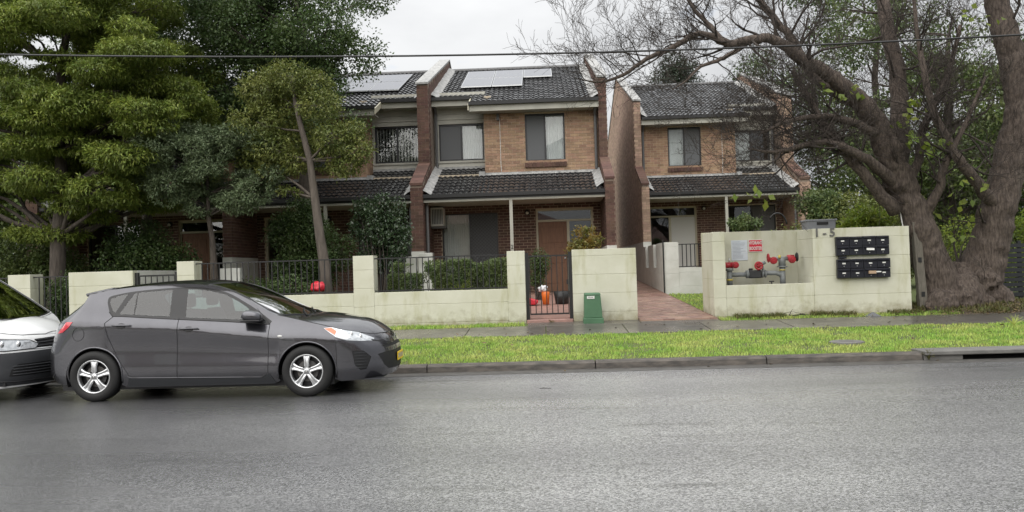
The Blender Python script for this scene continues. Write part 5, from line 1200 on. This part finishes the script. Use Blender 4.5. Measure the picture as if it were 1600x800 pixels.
def crown(name, parent, m, clumps, dens, ln, wd, seed, droop=.3, shell=.55, gap=.35, gfreq=1.7, kind='part', tuft=1, updir=.6):
    r = np.random.default_rng(seed); P, O = crown_points(clumps, dens, r, shell, gap, gfreq)
    if tuft > 1:
        P = np.repeat(P, tuft, 0)+r.normal(size=(len(P)*tuft, 3))*.015; O = np.repeat(O, tuft, 0)
    n = len(P); D = O*.7+r.normal(size=(n, 3))*.75; D[:, 2] -= droop; Nn = O*.5+np.array([0,0,updir])+r.normal(size=(n, 3))*.45
    me = leaf_mesh(name, P, D, Nn, ln, wd, r); o = bpy.data.objects.new(name, me); C.objects.link(o); me.materials.append(MATS[m])
    if parent is not None:
        me.transform(Matrix.Translation(-P_origin(parent))); o.parent = parent
    return o
def wander(a, b, n, amp, rs):
    a, b = Vector(a), Vector(b); L_ = (b-a).length; out = [a]; off = Vector()
    for i in range(1, n):
        t = i/n; off += Vector((rs.uniform(-1,1), rs.uniform(-1,1), rs.uniform(-1,1)))*amp*L_/n; out.append(a.lerp(b, t)+off*math.sin(math.pi*t)**.5)
    out.append(b); return out
def leafy_tree(name, label, base, top, r0, clumps, m, bark, dens, ln, wd, seed, cat='tree', group=None, limbs=True, lean=None, **kw):
    rs = random.Random(seed); t = thing(name, label, cat, base, group); base, top = Vector(base), Vector(top)
    tr = lean or wander(base, top, 8, .12, rs); n = len(tr); k = MB(); rad = [r0*(1-.75*i/(n-1))+(.35*r0 if i == 0 else 0) for i in range(n)]
    k.tube([Vector(p) for p in tr], rad, 12); trunk = k.build('trunk', bark, t, smooth=True)
    if limbs:
        k = MB()
        for c, rad_ in clumps:
            c = Vector(c); cand = [(abs((p.z-(c.z-.35*(c-p).to_2d().length))), i) for i, p in enumerate(tr) if i > 1] or [(0, n-1)]
            i = min(cand)[1]; r_ = max(.02, rad[i]*.45); pts = wander(tr[i], c, 6, .22, rs); k.tube(pts, [r_*(1-.8*j/6) for j in range(7)], 6)
            for _ in range(3):
                e = c+Vector((rs.uniform(-.8,.8)*rad_[0], rs.uniform(-.8,.8)*rad_[1], rs.uniform(-.6,.7)*rad_[2])); k.tube(wander(pts[4], e, 4, .2, rs), [.014,.011,.008,.006,.004], 4)
        k.build('limbs', bark, trunk, smooth=True)
    crown('crown', t, m, clumps, dens, ln, wd, seed, **kw); return t
def ell(n, c, R_, rr, seed, flat=.6, inside=None, zbias=0):
    """n clumps spread through an ellipsoid"""
    rs = random.Random(seed); out = []; tries = 0
    while len(out) < n and tries < 5000:
        tries += 1; d = [rs.uniform(-1,1) for _ in range(3)]; l = sum(x*x for x in d)
        if l > 1 or l < .12: continue
        p = tuple(c[i]+d[i]*R_[i] for i in range(3))
        if inside and not inside(*p): continue
        if any(sum((p[i]-q[0][i])**2/(q[1][i]**2) for i in range(3)) < .5 for q in out): continue
        s = rs.uniform(.7, 1.25)*rr; out.append((p, (s, s*rs.uniform(.8,1.1), s*flat*rs.uniform(.8,1.2))))
    return out
# left: dense lime green tree in front
cA = ell(175, (-11.4,19.2,6.2), (4.4,2.4,4.0), .60, 11, .34, lambda x, y, z: z > 2.35+.3*math.sin(x*2.3) and x < -8.15-.0*(z-5))
leafy_tree('broadleaf_tree', 'dense lime green tree with layered feathery foliage at the left edge', (-11.2,18.3,.42), (-10.9,18.9,8.6), .2, cA, 'leaf_lime', 'bark_grey', 6200, .105, .015, 21, droop=.45, shell=.72, gap=.36, gfreq=1.8, tuft=2, updir=.9)
# dark tree behind, rising to the top of the picture
cB = ell(46, (-6.9,21.9,7.9), (3.0,1.9,3.6), .95, 12, .75, lambda x, y, z: z > 4.6 and x < -4.1+.12*(z-6) and (x < -5.0 or z > 7.0))
leafy_tree('broadleaf_tree', 'tall dark green tree behind the lime tree reaching out of frame', (-6.6,21.8,.55), (-6.7,22,9.5), .22, cB, 'leaf_dark', 'bark_grey', 3600, .085, .027, 22, droop=.2, gap=.24, gfreq=1.3, shell=.5)
cB2 = ell(28, (-10.2,23.2,8.0), (3.2,1.0,3.0), 1.1, 32, .7)
leafy_tree('broadleaf_tree', 'dark tree crown glimpsed behind the lime tree at upper left', (-11.5,23.0,.6), (-11.2,23.2,8.5), .2, cB2, 'leaf_dark', 'bark_grey', 2300, .09, .03, 33, gap=.35)
# grey green small tree between them
cC = ell(20, (-8.3,18.45,4.25), (.95,.8,.85), .42, 13, .7)+ell(22, (-7.0,18.7,4.05), (1.0,.8,1.05), .40, 53, .75)+ell(6, (-7.5,18.6,3.3), (.9,.5,.3), .26, 54, .6)
leafy_tree('small_tree', 'grey green fine-leaved small tree between lime tree and slender trunk', (-7.75,18.9,.45), (-7.7,18.7,4.4), .1, cC, 'leaf_blue', 'bark_grey', 6200, .08, .013, 23, droop=.15, gap=.25, gfreq=2.3, tuft=2, shell=.65)
# slender leaning tree
trunkD = [at(512,462,18.4), at(508,420,18.4), at(500,370,18.4), at(492,310,18.4), at(484,250,18.4), at(472,205,18.4), at(462,165,18.4), at(455,120,18.5)]; trunkD[0].z = .42
cD = [(tuple(at(px, py, Y)), (a, a*.9, a*.72)) for px, py, Y, a in ((415,140,18.6,.62),(450,120,18.3,.55),(490,135,18.6,.5),(400,190,18.3,.6),(440,170,18.8,.6),(500,165,18.3,.5),(425,230,18.4,.55),(470,215,18.9,.55),(520,215,18.3,.48),(395,245,18.8,.5),(548,205,18.5,.34),(556,235,18.4,.42),(540,258,18.5,.4),(455,255,18.5,.42),(510,250,18.7,.4),(420,265,18.5,.3),(445,298,18.4,.16),(462,302,18.4,.12))]
leafy_tree('slender_tree', 'slender leaning tree with bare grey trunk and olive crown before the shaded house', tuple(trunkD[0]), tuple(trunkD[-1]), .135, cD, 'leaf_olive', 'bark_gum', 4800, .085, .016, 24, lean=trunkD, droop=.35, gap=.38, gfreq=2.6, tuft=2, shell=.5)
def bush(name, label, clumps, m, dens, ln, wd, seed, cat='shrub', base=None, stems=True, **kw):
    xs = [c[0][0] for c in clumps]; ys = [c[0][1] for c in clumps]; b = base or (sum(xs)/len(xs), sum(ys)/len(ys), ground_z(0, sum(ys)/len(ys))); t = thing(name, label, cat, b); rs = random.Random(seed)
    if stems:
        k = MB()
        for c, r_ in clumps: k.tube(wander(Vector(b)+Vector((rs.uniform(-.08,.08), rs.uniform(-.05,.05), 0)), c, 5, .15, rs), [.022,.019,.016,.012,.009,.006], 5)
        k.build('stems', 'bark_grey', t, smooth=True)
    crown('foliage', t, m, clumps, dens, ln, wd, seed, **kw); return t
bush('round_shrub', 'dark glossy round shrub beside the party wall of the centre house', ell(30, (-3.85,19.5,2.45), (.58,.45,.98), .27, 14, 1.0), 'leaf_gloss', 5000, .09, .022, 25, gap=.3, shell=.3, droop=.3)
bush('climbing_shrub', 'dark leafy climber growing up before the shaded house door', ell(30, (-5.95,20.5,2.2), (.95,.45,1.05), .36, 15, .9), 'leaf_dark', 5600, .07, .022, 26, gap=.5, shell=.3)
bush('dark_shrub', 'deep green shrub in shade behind the lime tree trunk', ell(30, (-9.7,19.6,1.75), (1.0,.5,1.1), .42, 16, .9), 'leaf_dark', 4200, .08, .026, 27, gap=.5, shell=.3)
bush('dark_shrub', 'shaded shrub at the left edge behind the van', ell(22, (-12.6,19.8,1.7), (1.0,.5,1.0), .45, 36, .9), 'leaf_back', 3600, .08, .026, 37, gap=.5, shell=.3)
bush('dark_shrub', 'dark hedge plant filling the railing gap between the left walls', ell(18, (-10.4,17.7,1.0), (.45,.3,.6), .28, 17, 1.0), 'leaf_dark', 6500, .06, .02, 28, gap=.5, shell=.2)
bush('dark_shrub', 'low dark planting behind the railing under the slender tree', ell(16, (-6.2,18.1,.95), (1.2,.35,.4), .3, 18, .9), 'leaf_dark', 4200, .07, .022, 29, gap=.5, shell=.2)
# clipped hedge
hr = np.random.default_rng(40); hd = thing('clipped_hedge', 'clipped green hedge behind the black railing in front of the centre house', 'hedge', (-2.1,17.6,.4))
n = 36000; P = np.stack([hr.uniform(-3.36,-.8,n), 17.3+.6*hr.beta(.7,1.6,n), .45+1.27*hr.beta(1.4,.8,n)], 1)
k_ = np.array([noise.noise(Vector((p[0]*3, p[1]*3, p[2]*3))) > -.42+(.5 if p[0] < -2.55 and p[2] > 1.45 else 0)+max(0, (p[2]-1.60-.05*math.sin(p[0]*6))*6) for p in P]); P = P[k_]
D = hr.normal(size=(len(P),3))+np.array([0,-.5,.35]); Nn = hr.normal(size=(len(P),3))*.6+np.array([0,-.6,.7])
me = leaf_mesh('foliage', P-np.array([-2.1,17.6,.4]), D, Nn, .05, .013, hr); link('foliage', me, 'leaf_hedge', hd)
k = MB()
for i in range(14):
    x = -3.25+i*.18; k.tube([(x,17.6,.38),(x+.03,17.55,1.0),(x-.04,17.6,1.55)], [.016,.011,.005], 5)
k.build('stems', 'bark_grey', hd)
# strap-leaved plant in the hedge
def strap_plant(label, c, n, ln, wd, m, seed, cat='plant', up_=1.0):
    t = thing('strap_leaf_plant', label, cat, c); rs = random.Random(seed)
    for i in range(n):
        a = rs.uniform(0, 2*math.pi); tilt = rs.uniform(.15, .8)/up_; L_ = ln*rs.uniform(.7,1.1); k = MB(); vs = []; N_ = 6
        for j in range(N_+1):
            u = j/N_; rr = L_*u*math.sin(tilt*(.4+.9*u)); z = L_*u*math.cos(tilt*(.4+.9*u)); w = wd*(1-u)**.6*(.5+u if u < .5 else 1)
            p = Vector((c[0]+rr*math.cos(a), c[1]+rr*math.sin(a), c[2]+z)); s_ = Vector((-math.sin(a), math.cos(a), 0))*w; vs += [p-s_, p+s_+Vector((0,0,.006))]
        k.add(vs, [(2*j, 2*j+1, 2*j+3, 2*j+2) for j in range(N_)]); k.build('leaf', m, t, smooth=True)
strap_plant('pale green spiky strap-leaved plant growing through the hedge railing', (-1.78,17.22,.95), 18, .42, .014, 'leaf_bright', 5)
bush('golden_shrub', 'small shrub with orange tipped leaves above the blank cream wall', ell(16, (1.0,18.4,1.95), (.42,.3,.38), .17, 19, .9), 'leaf_shrub', 7000, .085, .016, 30, gap=.6, shell=.2, droop=-.4)
bush('potted_cypress', 'slim dark topiary bush behind the gate beside the timber door', ell(16, (-.15,21.5,1.55), (.18,.16,.6), .15, 20, 1.1), 'leaf_dark', 8000, .05, .014, 31, gap=.6, shell=.2)
bush('leafy_shrub', 'rosette-leaved green shrub above the right half of the cream wall', ell(16, (7.15,18.7,2.1), (.62,.35,.42), .24, 41, .7), 'leaf_bright', 4200, .16, .022, 42, gap=.6, shell=.2, droop=.1)
bush('leafy_shrub', 'small white-flecked shrub above the recess near the right house window', ell(9, tuple(at(1165,352,22.0)), (.32,.3,.3), .16, 43, .9), 'leaf_hedge', 6500, .07, .022, 44, gap=.6, shell=.2)
bush('leafy_shrub', 'green shrub at the porch corner behind the grey tub', ell(14, tuple(at(1290,325,24.0)), (.7,.4,.6), .3, 45, .9), 'leaf_hedge', 4200, .10, .03, 46, gap=.6, shell=.3)
bush('garden_hedge', 'sunlit green hedge above the charcoal slat fence', ell(40, (12.4,20.2,1.6), (2.9,.7,.75), .45, 47, .8), 'leaf_bright', 3000, .09, .022, 48, gap=.6, shell=.4)
bush('garden_hedge', 'yellow green bank of shrubs behind the big bare tree trunk', ell(40, (9.5,23.5,1.9), (2.6,.8,1.2), .55, 49, .8), 'leaf_olive', 2600, .10, .024, 50, gap=.6, shell=.4)
# background trees on the right and behind the roofs
for i, (c, R_, n, lab, m) in enumerate((((14.6,30,6.6),(4.4,2.2,4.8),36,'big dark evergreen tree behind the bare tree, nearest the right house','leaf_back'), ((18.5,28,6.0),(4.2,2.4,5.0),36,'dark evergreen tree behind the charcoal fence at the right edge','leaf_back'), ((14.6,36,8.5),(5.2,2.2,6.0),22,'taller evergreen tree farther back on the right','leaf_dark'))):
    cl = ell(n, c, R_, 1.35, 60+i, .75); leafy_tree('evergreen_tree', lab, (c[0],c[1],ground_z(0,c[1])), (c[0]+.3,c[1],c[2]+R_[2]*.6), .3, cl, m, 'bark_grey', 1050, .15, .045, 70+i, gap=.08, gfreq=.8, shell=.5, group='background evergreens')
cl = ell(24, (8.4,50,11.6), (1.9,1.6,2.4), .9, 63, .9, lambda x, y, z: abs(x-8.4) < (14.2-z)*.62); leafy_tree('conifer', 'dark conifer top peeping above the ridge of the right house', (8.4,50,.9), (8.4,50,13.5), .3, cl, 'leaf_pine', 'bark_grey', 1500, .16, .04, 73, gap=.4)
# far tree line closing the horizon
for i, (x, y) in enumerate(((-34,52),(-24,50),(27,44),(38,48),(50,52),(-46,56))):
    cl = ell(26, (x,y,6), (6.5,2,5.5), 2.2, 80+i, .8); leafy_tree('evergreen_tree', ('nearest','middle','farthest')[[0,0,0,1,2,2][i] if False else (1 if i in (0,3) else 0 if i in (1,2) else 2)]+' of the distant dark trees '+('left' if x < 0 else 'right')+' of the houses', (x,y,1), (x,y,8), .35, cl, 'leaf_back', 'bark_grey', 420, .3, .1, 90+i, gap=.3, gfreq=.5, group='distant trees closing the horizon')

# ------------------------------------------------------------------ the big bare tree
bt = thing('bare_tree', 'huge old bare-branched tree with two thick trunks beside the cream wall', 'tree', (8.6,17.4,.45))
rs = random.Random(99); TW = MB(); LM = MB(); tips = []
def twig(p, d, L_, r, lvl):
    n = 5; pts = [p.copy()]; d = d.normalized(); rad = [r]
    for i in range(n):
        d = (d+Vector((rs.uniform(-1,1), rs.uniform(-1,1), rs.uniform(-.9,1)))*.30+Vector((0,0,.03))).normalized(); pts.append(pts[-1]+d*L_/n); rad.append(max(r*(1-.72*(i+1)/n), .0028))
    TW.tube(pts, rad, 4 if lvl > 1 else 5, cap=False); 
    if lvl >= 4 or L_ < .12: tips.append(pts[-1]); return
    for i in range(2, n+1):
        for _ in range(1 if i < n else 2):
            if rs.random() < .86:
                a = (d+Vector((rs.uniform(-1,1), rs.uniform(-1,1), rs.uniform(-.8,1)))*.95).normalized(); twig(pts[i], a, L_*rs.uniform(.45,.75), max(rad[i]*.72, .003), lvl+1)
def limb(px, radii, nsub=4, tw=7, twl=.8, part=LM, sides=10):
    P_ = catmull([tuple(at(a, b, Y)) for a, b, Y in px], nsub); rad = np.interp(np.linspace(0, 1, len(P_)), np.linspace(0, 1, len(radii)), radii)
    pts = [Vector(p)+Vector((rs.uniform(-1,1), rs.uniform(-1,1), rs.uniform(-1,1)))*min(.03, float(rad[i])*.22) for i, p in enumerate(P_)]; part.tube(pts, list(rad), sides)
    for j in range(tw):
        i = int(len(pts)*(.30+.69*(j+rs.random())/tw)); i = min(i, len(pts)-2); d = (pts[i+1]-pts[i]).normalized()
        a = (d*.5+Vector((rs.uniform(-1,1), rs.uniform(-1,1), rs.uniform(-.75,1)))).normalized(); twig(pts[i], a, twl*rs.uniform(.6,1.25), max(min(float(rad[i])*.38, .035), .008), 1)
    return pts
TK = MB()
limb([(1478,492,17.3),(1462,430,17.3),(1442,370,17.2),(1422,320,17.2),(1403,270,17.1),(1383,222,17.0)], [.52,.38,.32,.29,.27,.24], part=TK, sides=16)
limb([(1520,496,17.5),(1528,440,17.5),(1545,380,17.4),(1560,320,17.3),(1577,250,17.3),(1592,180,17.3),(1585,100,17.3),(1564,30,17.4),(1552,-40,17.5)], [.56,.46,.38,.34,.31,.28,.26,.24,.21], part=TK, sides=16, tw=10, twl=1.1)
limb([(1395,300,17.3),(1408,200,17.9),(1402,110,18.2),(1386,40,18.4),(1372,-40,18.6)], [.24,.20,.17,.15,.12], tw=13, twl=1.2)
limb([(1392,245,17.05),(1372,200,17.0),(1350,165,16.9),(1318,135,16.8),(1290,112,16.7),(1250,90,16.5),(1210,62,16.3),(1175,62,16.1),(1140,68,16.0),(1110,56,15.9),(1085,55,15.8),(1050,75,15.7),(1010,92,15.6),(975,116,15.5),(940,128,15.4),(905,124,15.4)], [.27,.24,.21,.17,.14,.12,.10,.085,.08,.06,.055,.05,.042,.034,.022,.010], tw=30, twl=1.0)
limb([(1350,165,16.9),(1300,140,17.3),(1270,118,17.4),(1240,65,17.6),(1215,35,17.7),(1190,5,17.8),(1160,-40,17.9)], [.17,.13,.11,.09,.08,.07,.05], tw=16, twl=1.1)
limb([(1130,66,16.0),(1105,35,16.2),(1085,15,16.3),(1060,-30,16.5)], [.055,.045,.04,.03], tw=7, twl=.9)
limb([(1170,66,16.1),(1140,85,16.0),(1120,95,15.9),(1095,104,15.8),(1070,128,15.7),(1050,140,15.6)], [.05,.045,.04,.03,.02,.01], tw=19, twl=.9)
limb([(1405,290,17.1),(1370,262,16.8),(1335,238,16.5),(1290,222,16.3),(1250,228,16.1),(1210,238,16.0),(1170,232,15.9)], [.14,.11,.09,.07,.05,.035,.015], tw=31, twl=.95)
limb([(1400,330,17.1),(1360,285,16.9),(1330,250,16.8),(1290,200,16.8),(1262,150,16.9),(1240,110,17.0)], [.15,.12,.11,.08,.06,.03], tw=26, twl=1.0)
limb([(1380,215,17.0),(1330,190,16.6),(1280,182,16.3),(1230,190,16.0),(1190,208,15.8)], [.10,.08,.06,.04,.02], tw=23, twl=.95)
limb([(1565,330,17.3),(1530,290,16.9),(1500,250,16.7),(1470,200,16.6),(1450,140,16.6),(1435,60,16.7),(1425,-20,16.8)], [.16,.12,.10,.08,.07,.05,.03], tw=22, twl=1.0)
limb([(1590,170,17.3),(1620,110,17.2),(1650,40,17.1)], [.16,.12,.08], tw=7, twl=1.0)
limb([(1440,350,17.2),(1465,300,16.9),(1480,250,16.8),(1510,190,16.8),(1540,120,16.9)], [.12,.09,.07,.05,.025], tw=20, twl=.9)
limb([(1415,300,17.1),(1435,250,17.3),(1445,190,17.4),(1480,120,17.5),(1500,40,17.6)], [.12,.09,.08,.06,.04], tw=16, twl=1.0)
limb([(1500,494,17.35),(1502,450,17.4),(1505,415,17.45)], [.62,.50,.22], part=TK, sides=14)
# burrs and root flare
for px, py, Y, s_ in ((1540,440,17.15,.24),(1505,470,17.05,.30),(1470,478,16.98,.28),(1560,470,17.2,.26),(1535,480,17.0,.22),(1450,485,17.2,.22)):
    c = at(px, py, Y); b = bmesh.new(); bmesh.ops.create_icosphere(b, subdivisions=3, radius=1)
    base = len(TK.v)
    for v in b.verts:
        nn = 1+.35*noise.noise(v.co*2.5+c); v.co = Vector((v.co.x*s_*nn*1.15, v.co.y*s_*nn, v.co.z*s_*nn*1.3))+c
    b.verts.index_update(); TK.add([v.co[:] for v in b.verts], [[v.index for v in f.verts] for f in b.faces]); b.free()
trk = TK.build('trunk', 'bark_brown', bt, smooth=True)
ss = trk.modifiers.new('sub', 'SUBSURF'); ss.levels = 2; ss.render_levels = 2; ss.subdivision_type = 'SIMPLE'
tx = bpy.data.textures.new('bark_lumps', 'CLOUDS'); tx.noise_scale = .16; dm_ = trk.modifiers.new('lumps', 'DISPLACE'); dm_.texture = tx; dm_.strength = .09; dm_.mid_level = .5; dm_.texture_coords = 'LOCAL'
LM.build('limbs', 'bark_brown', bt, smooth=True); o = TW.build('twigs', mat('bark_twig', (.055,.043,.036), .9, (.03,.024,.02), 6), bt, smooth=True, normals=False); o['kind'] = 'stuff'
lr = np.random.default_rng(5); pc = []
for px, py, Y, n in ((1435,160,16.7,14),(1420,190,16.7,12),(1430,215,16.6,14),(1440,232,16.6,8),(1468,232,16.6,6),(1530,285,16.5,6),(1520,28,16.8,6),(1170,302,16.0,6),(1182,308,16.0,5),(1335,140,16.6,8),(1290,145,16.6,5),(1500,340,16.9,9),(1508,318,16.9,8),(1495,370,17.0,7),(1555,30,17.0,3),(1310,150,16.6,5)):
    p = np.array(at(px, py, Y)); pc.append(p+lr.normal(size=(n,3))*np.array([.14,.10,.09]))
P = np.concatenate(pc); D = lr.normal(size=(len(P),3))+np.array([0,-.2,-.7]); Nn = lr.normal(size=(len(P),3))*.5+np.array([0,-.9,.5])
me = leaf_mesh('remaining_leaves', P-np.array(bt.location), D, Nn, .17, .062, lr); link('remaining_leaves', me, 'leaf_bright', bt)
# leaf litter and weeds round the base, weeds at the wall foot
def mound_z(x, y): return ground_z(x, y)+.16*math.exp(-((x-8.9)/1.3)**2-((y-17.2)/.55)**2)
g = MB(); nx_, ny_ = 30, 14; vs_ = []
for j in range(ny_+1):
    for i in range(nx_+1):
        x, y = 7.55+3.6*i/nx_, 16.2+2.2*j/ny_; e_ = math.sin(math.pi*i/nx_)**.5*math.sin(math.pi*j/ny_)**.5; vs_.append((x, y, ground_z(x, y)-.03+e_*(mound_z(x, y)-ground_z(x, y)+.045)+.02*noise.noise((x*4,y*4,0))))
g.add(vs_, [(j*(nx_+1)+i, j*(nx_+1)+i+1, (j+1)*(nx_+1)+i+1, (j+1)*(nx_+1)+i) for j in range(ny_) for i in range(nx_)]); struct(g.build('tree_mound', 'soil', smooth=True))
mat('weed', (.10,.13,.03), .7, (.15,.12,.05), 4, island=.35, translucent=.3); mat('litter', (.16,.11,.05), .8, (.08,.055,.03), 6, island=.4)
grass_patch(9000, (7.5,12.5), (16.3,18.4), .10, lambda x, y: abs(noise.noise((x*1.5,y*1.5,3))) < .28 or x > 9.6, zf=mound_z, name='mound_weeds', label='straggly weeds and creepers over the mound at the tree foot', seed=8, wid=.008, m='weed')
grass_patch(2600, (3.6,7.5), (16.45,16.8), .11, lambda x, y: noise.noise((x*1.3,0,9)) > -.05, name='wall_weeds', label='taller weeds sprouting along the foot of the hydrant wall', seed=9, wid=.006, m='weed')
lr = np.random.default_rng(12); n = 900; X_ = lr.normal(8.6, 1.1, n); Y_ = lr.uniform(15.9, 17.6, n); P = np.stack([X_, Y_, np.array([mound_z(a, b)+.035 for a, b in zip(X_, Y_)])], 1)
me = leaf_mesh('leaf_litter', P, lr.normal(size=(n,3))*np.array([1,1,.12]), np.tile(np.array([[0,0,1.]]), (n,1))+lr.normal(size=(n,3))*.3, .06, .02, lr); o = link('leaf_litter', me, 'litter'); o['kind'] = 'stuff'; o['label'] = 'brown fallen leaves scattered under the bare tree'; o['category'] = 'leaves'
# low branch debris by the wall
g = MB()
for i in range(10):
    a = at(1200+rs.uniform(0,60), 488+rs.uniform(-4,4), 16.55); a.z = ground_z(0,16.55)+.03; e_ = a+Vector((rs.uniform(-.3,.35), rs.uniform(-.08,.08), rs.uniform(.0,.13))); g.tube(wander(a, e_, 4, .2, rs), [.008,.007,.006,.005,.003], 4)
tag(g.build('fallen_branch', 'bark_dark', smooth=True), 'small fallen dead branch at the foot of the hydrant wall', 'branch')
g = MB(); c = at(1360,491,16.35); g.add([(c.x-.12,16.2,.345),(c.x+.16,16.2,.345),(c.x+.12,16.45,.35),(c.x-.08,16.45,.35),(c.x+.03,16.27,.43),(c.x+.05,16.40,.42)], [(0,1,4),(1,2,5,4),(2,3,5),(3,0,4,5)]); tag(g.build('plastic_scrap', 'flyscreen'), 'torn grey plastic scrap lying against the hydrant wall by the footpath', 'litter')
# weeds at the drain corner
strap_plant('tuft of grass growing out of the kerb beside the drain inlet', (5.42,11.83,.0), 24, .17, .006, 'weed', 6, 'weed')
strap_plant('small weed tuft on the step of the black gate', (.12,16.72,.33), 16, .12, .006, 'weed', 7, 'weed')
strap_plant('long grass tuft at the right end of the verge', (8.0,14.3,.23), 30, .22, .006, 'grass', 8, 'weed')
# hose and bits on the right porch
g = MB(); c = at(1215,348,27.5); g.tube([c+Vector((.3*math.cos(a), 0, .42*math.sin(a)-.1)) for a in np.linspace(.1,2.6,14)], .03, 6); tag(g.build('garden_hose', 'black_metal', smooth=True), 'black curved hose hanging before the right house window', 'hose')

lr = np.random.default_rng(77); n = 90; X_ = lr.uniform(-2, 9, n); Y_ = lr.uniform(11.6, 15.9, n); P = np.stack([X_, Y_, np.array([(ground_z(a, b)+(.045 if b < 14.85 else .018)) if b > 12.04 else .012 for a, b in zip(X_, Y_)])], 1); P = P[(Y_ < 11.8) | (Y_ > 12.05)]; n = len(P)
me = leaf_mesh('stray_leaves', P, lr.normal(size=(n,3))*np.array([1,1,.1]), np.tile(np.array([[0,0,1.]]), (n,1))+lr.normal(size=(n,3))*.25, .07, .024, lr); o = link('stray_leaves', me, 'litter'); o['kind'] = 'stuff'; o['label'] = 'few dry leaves lying on the verge, path and gutter'; o['category'] = 'leaves'
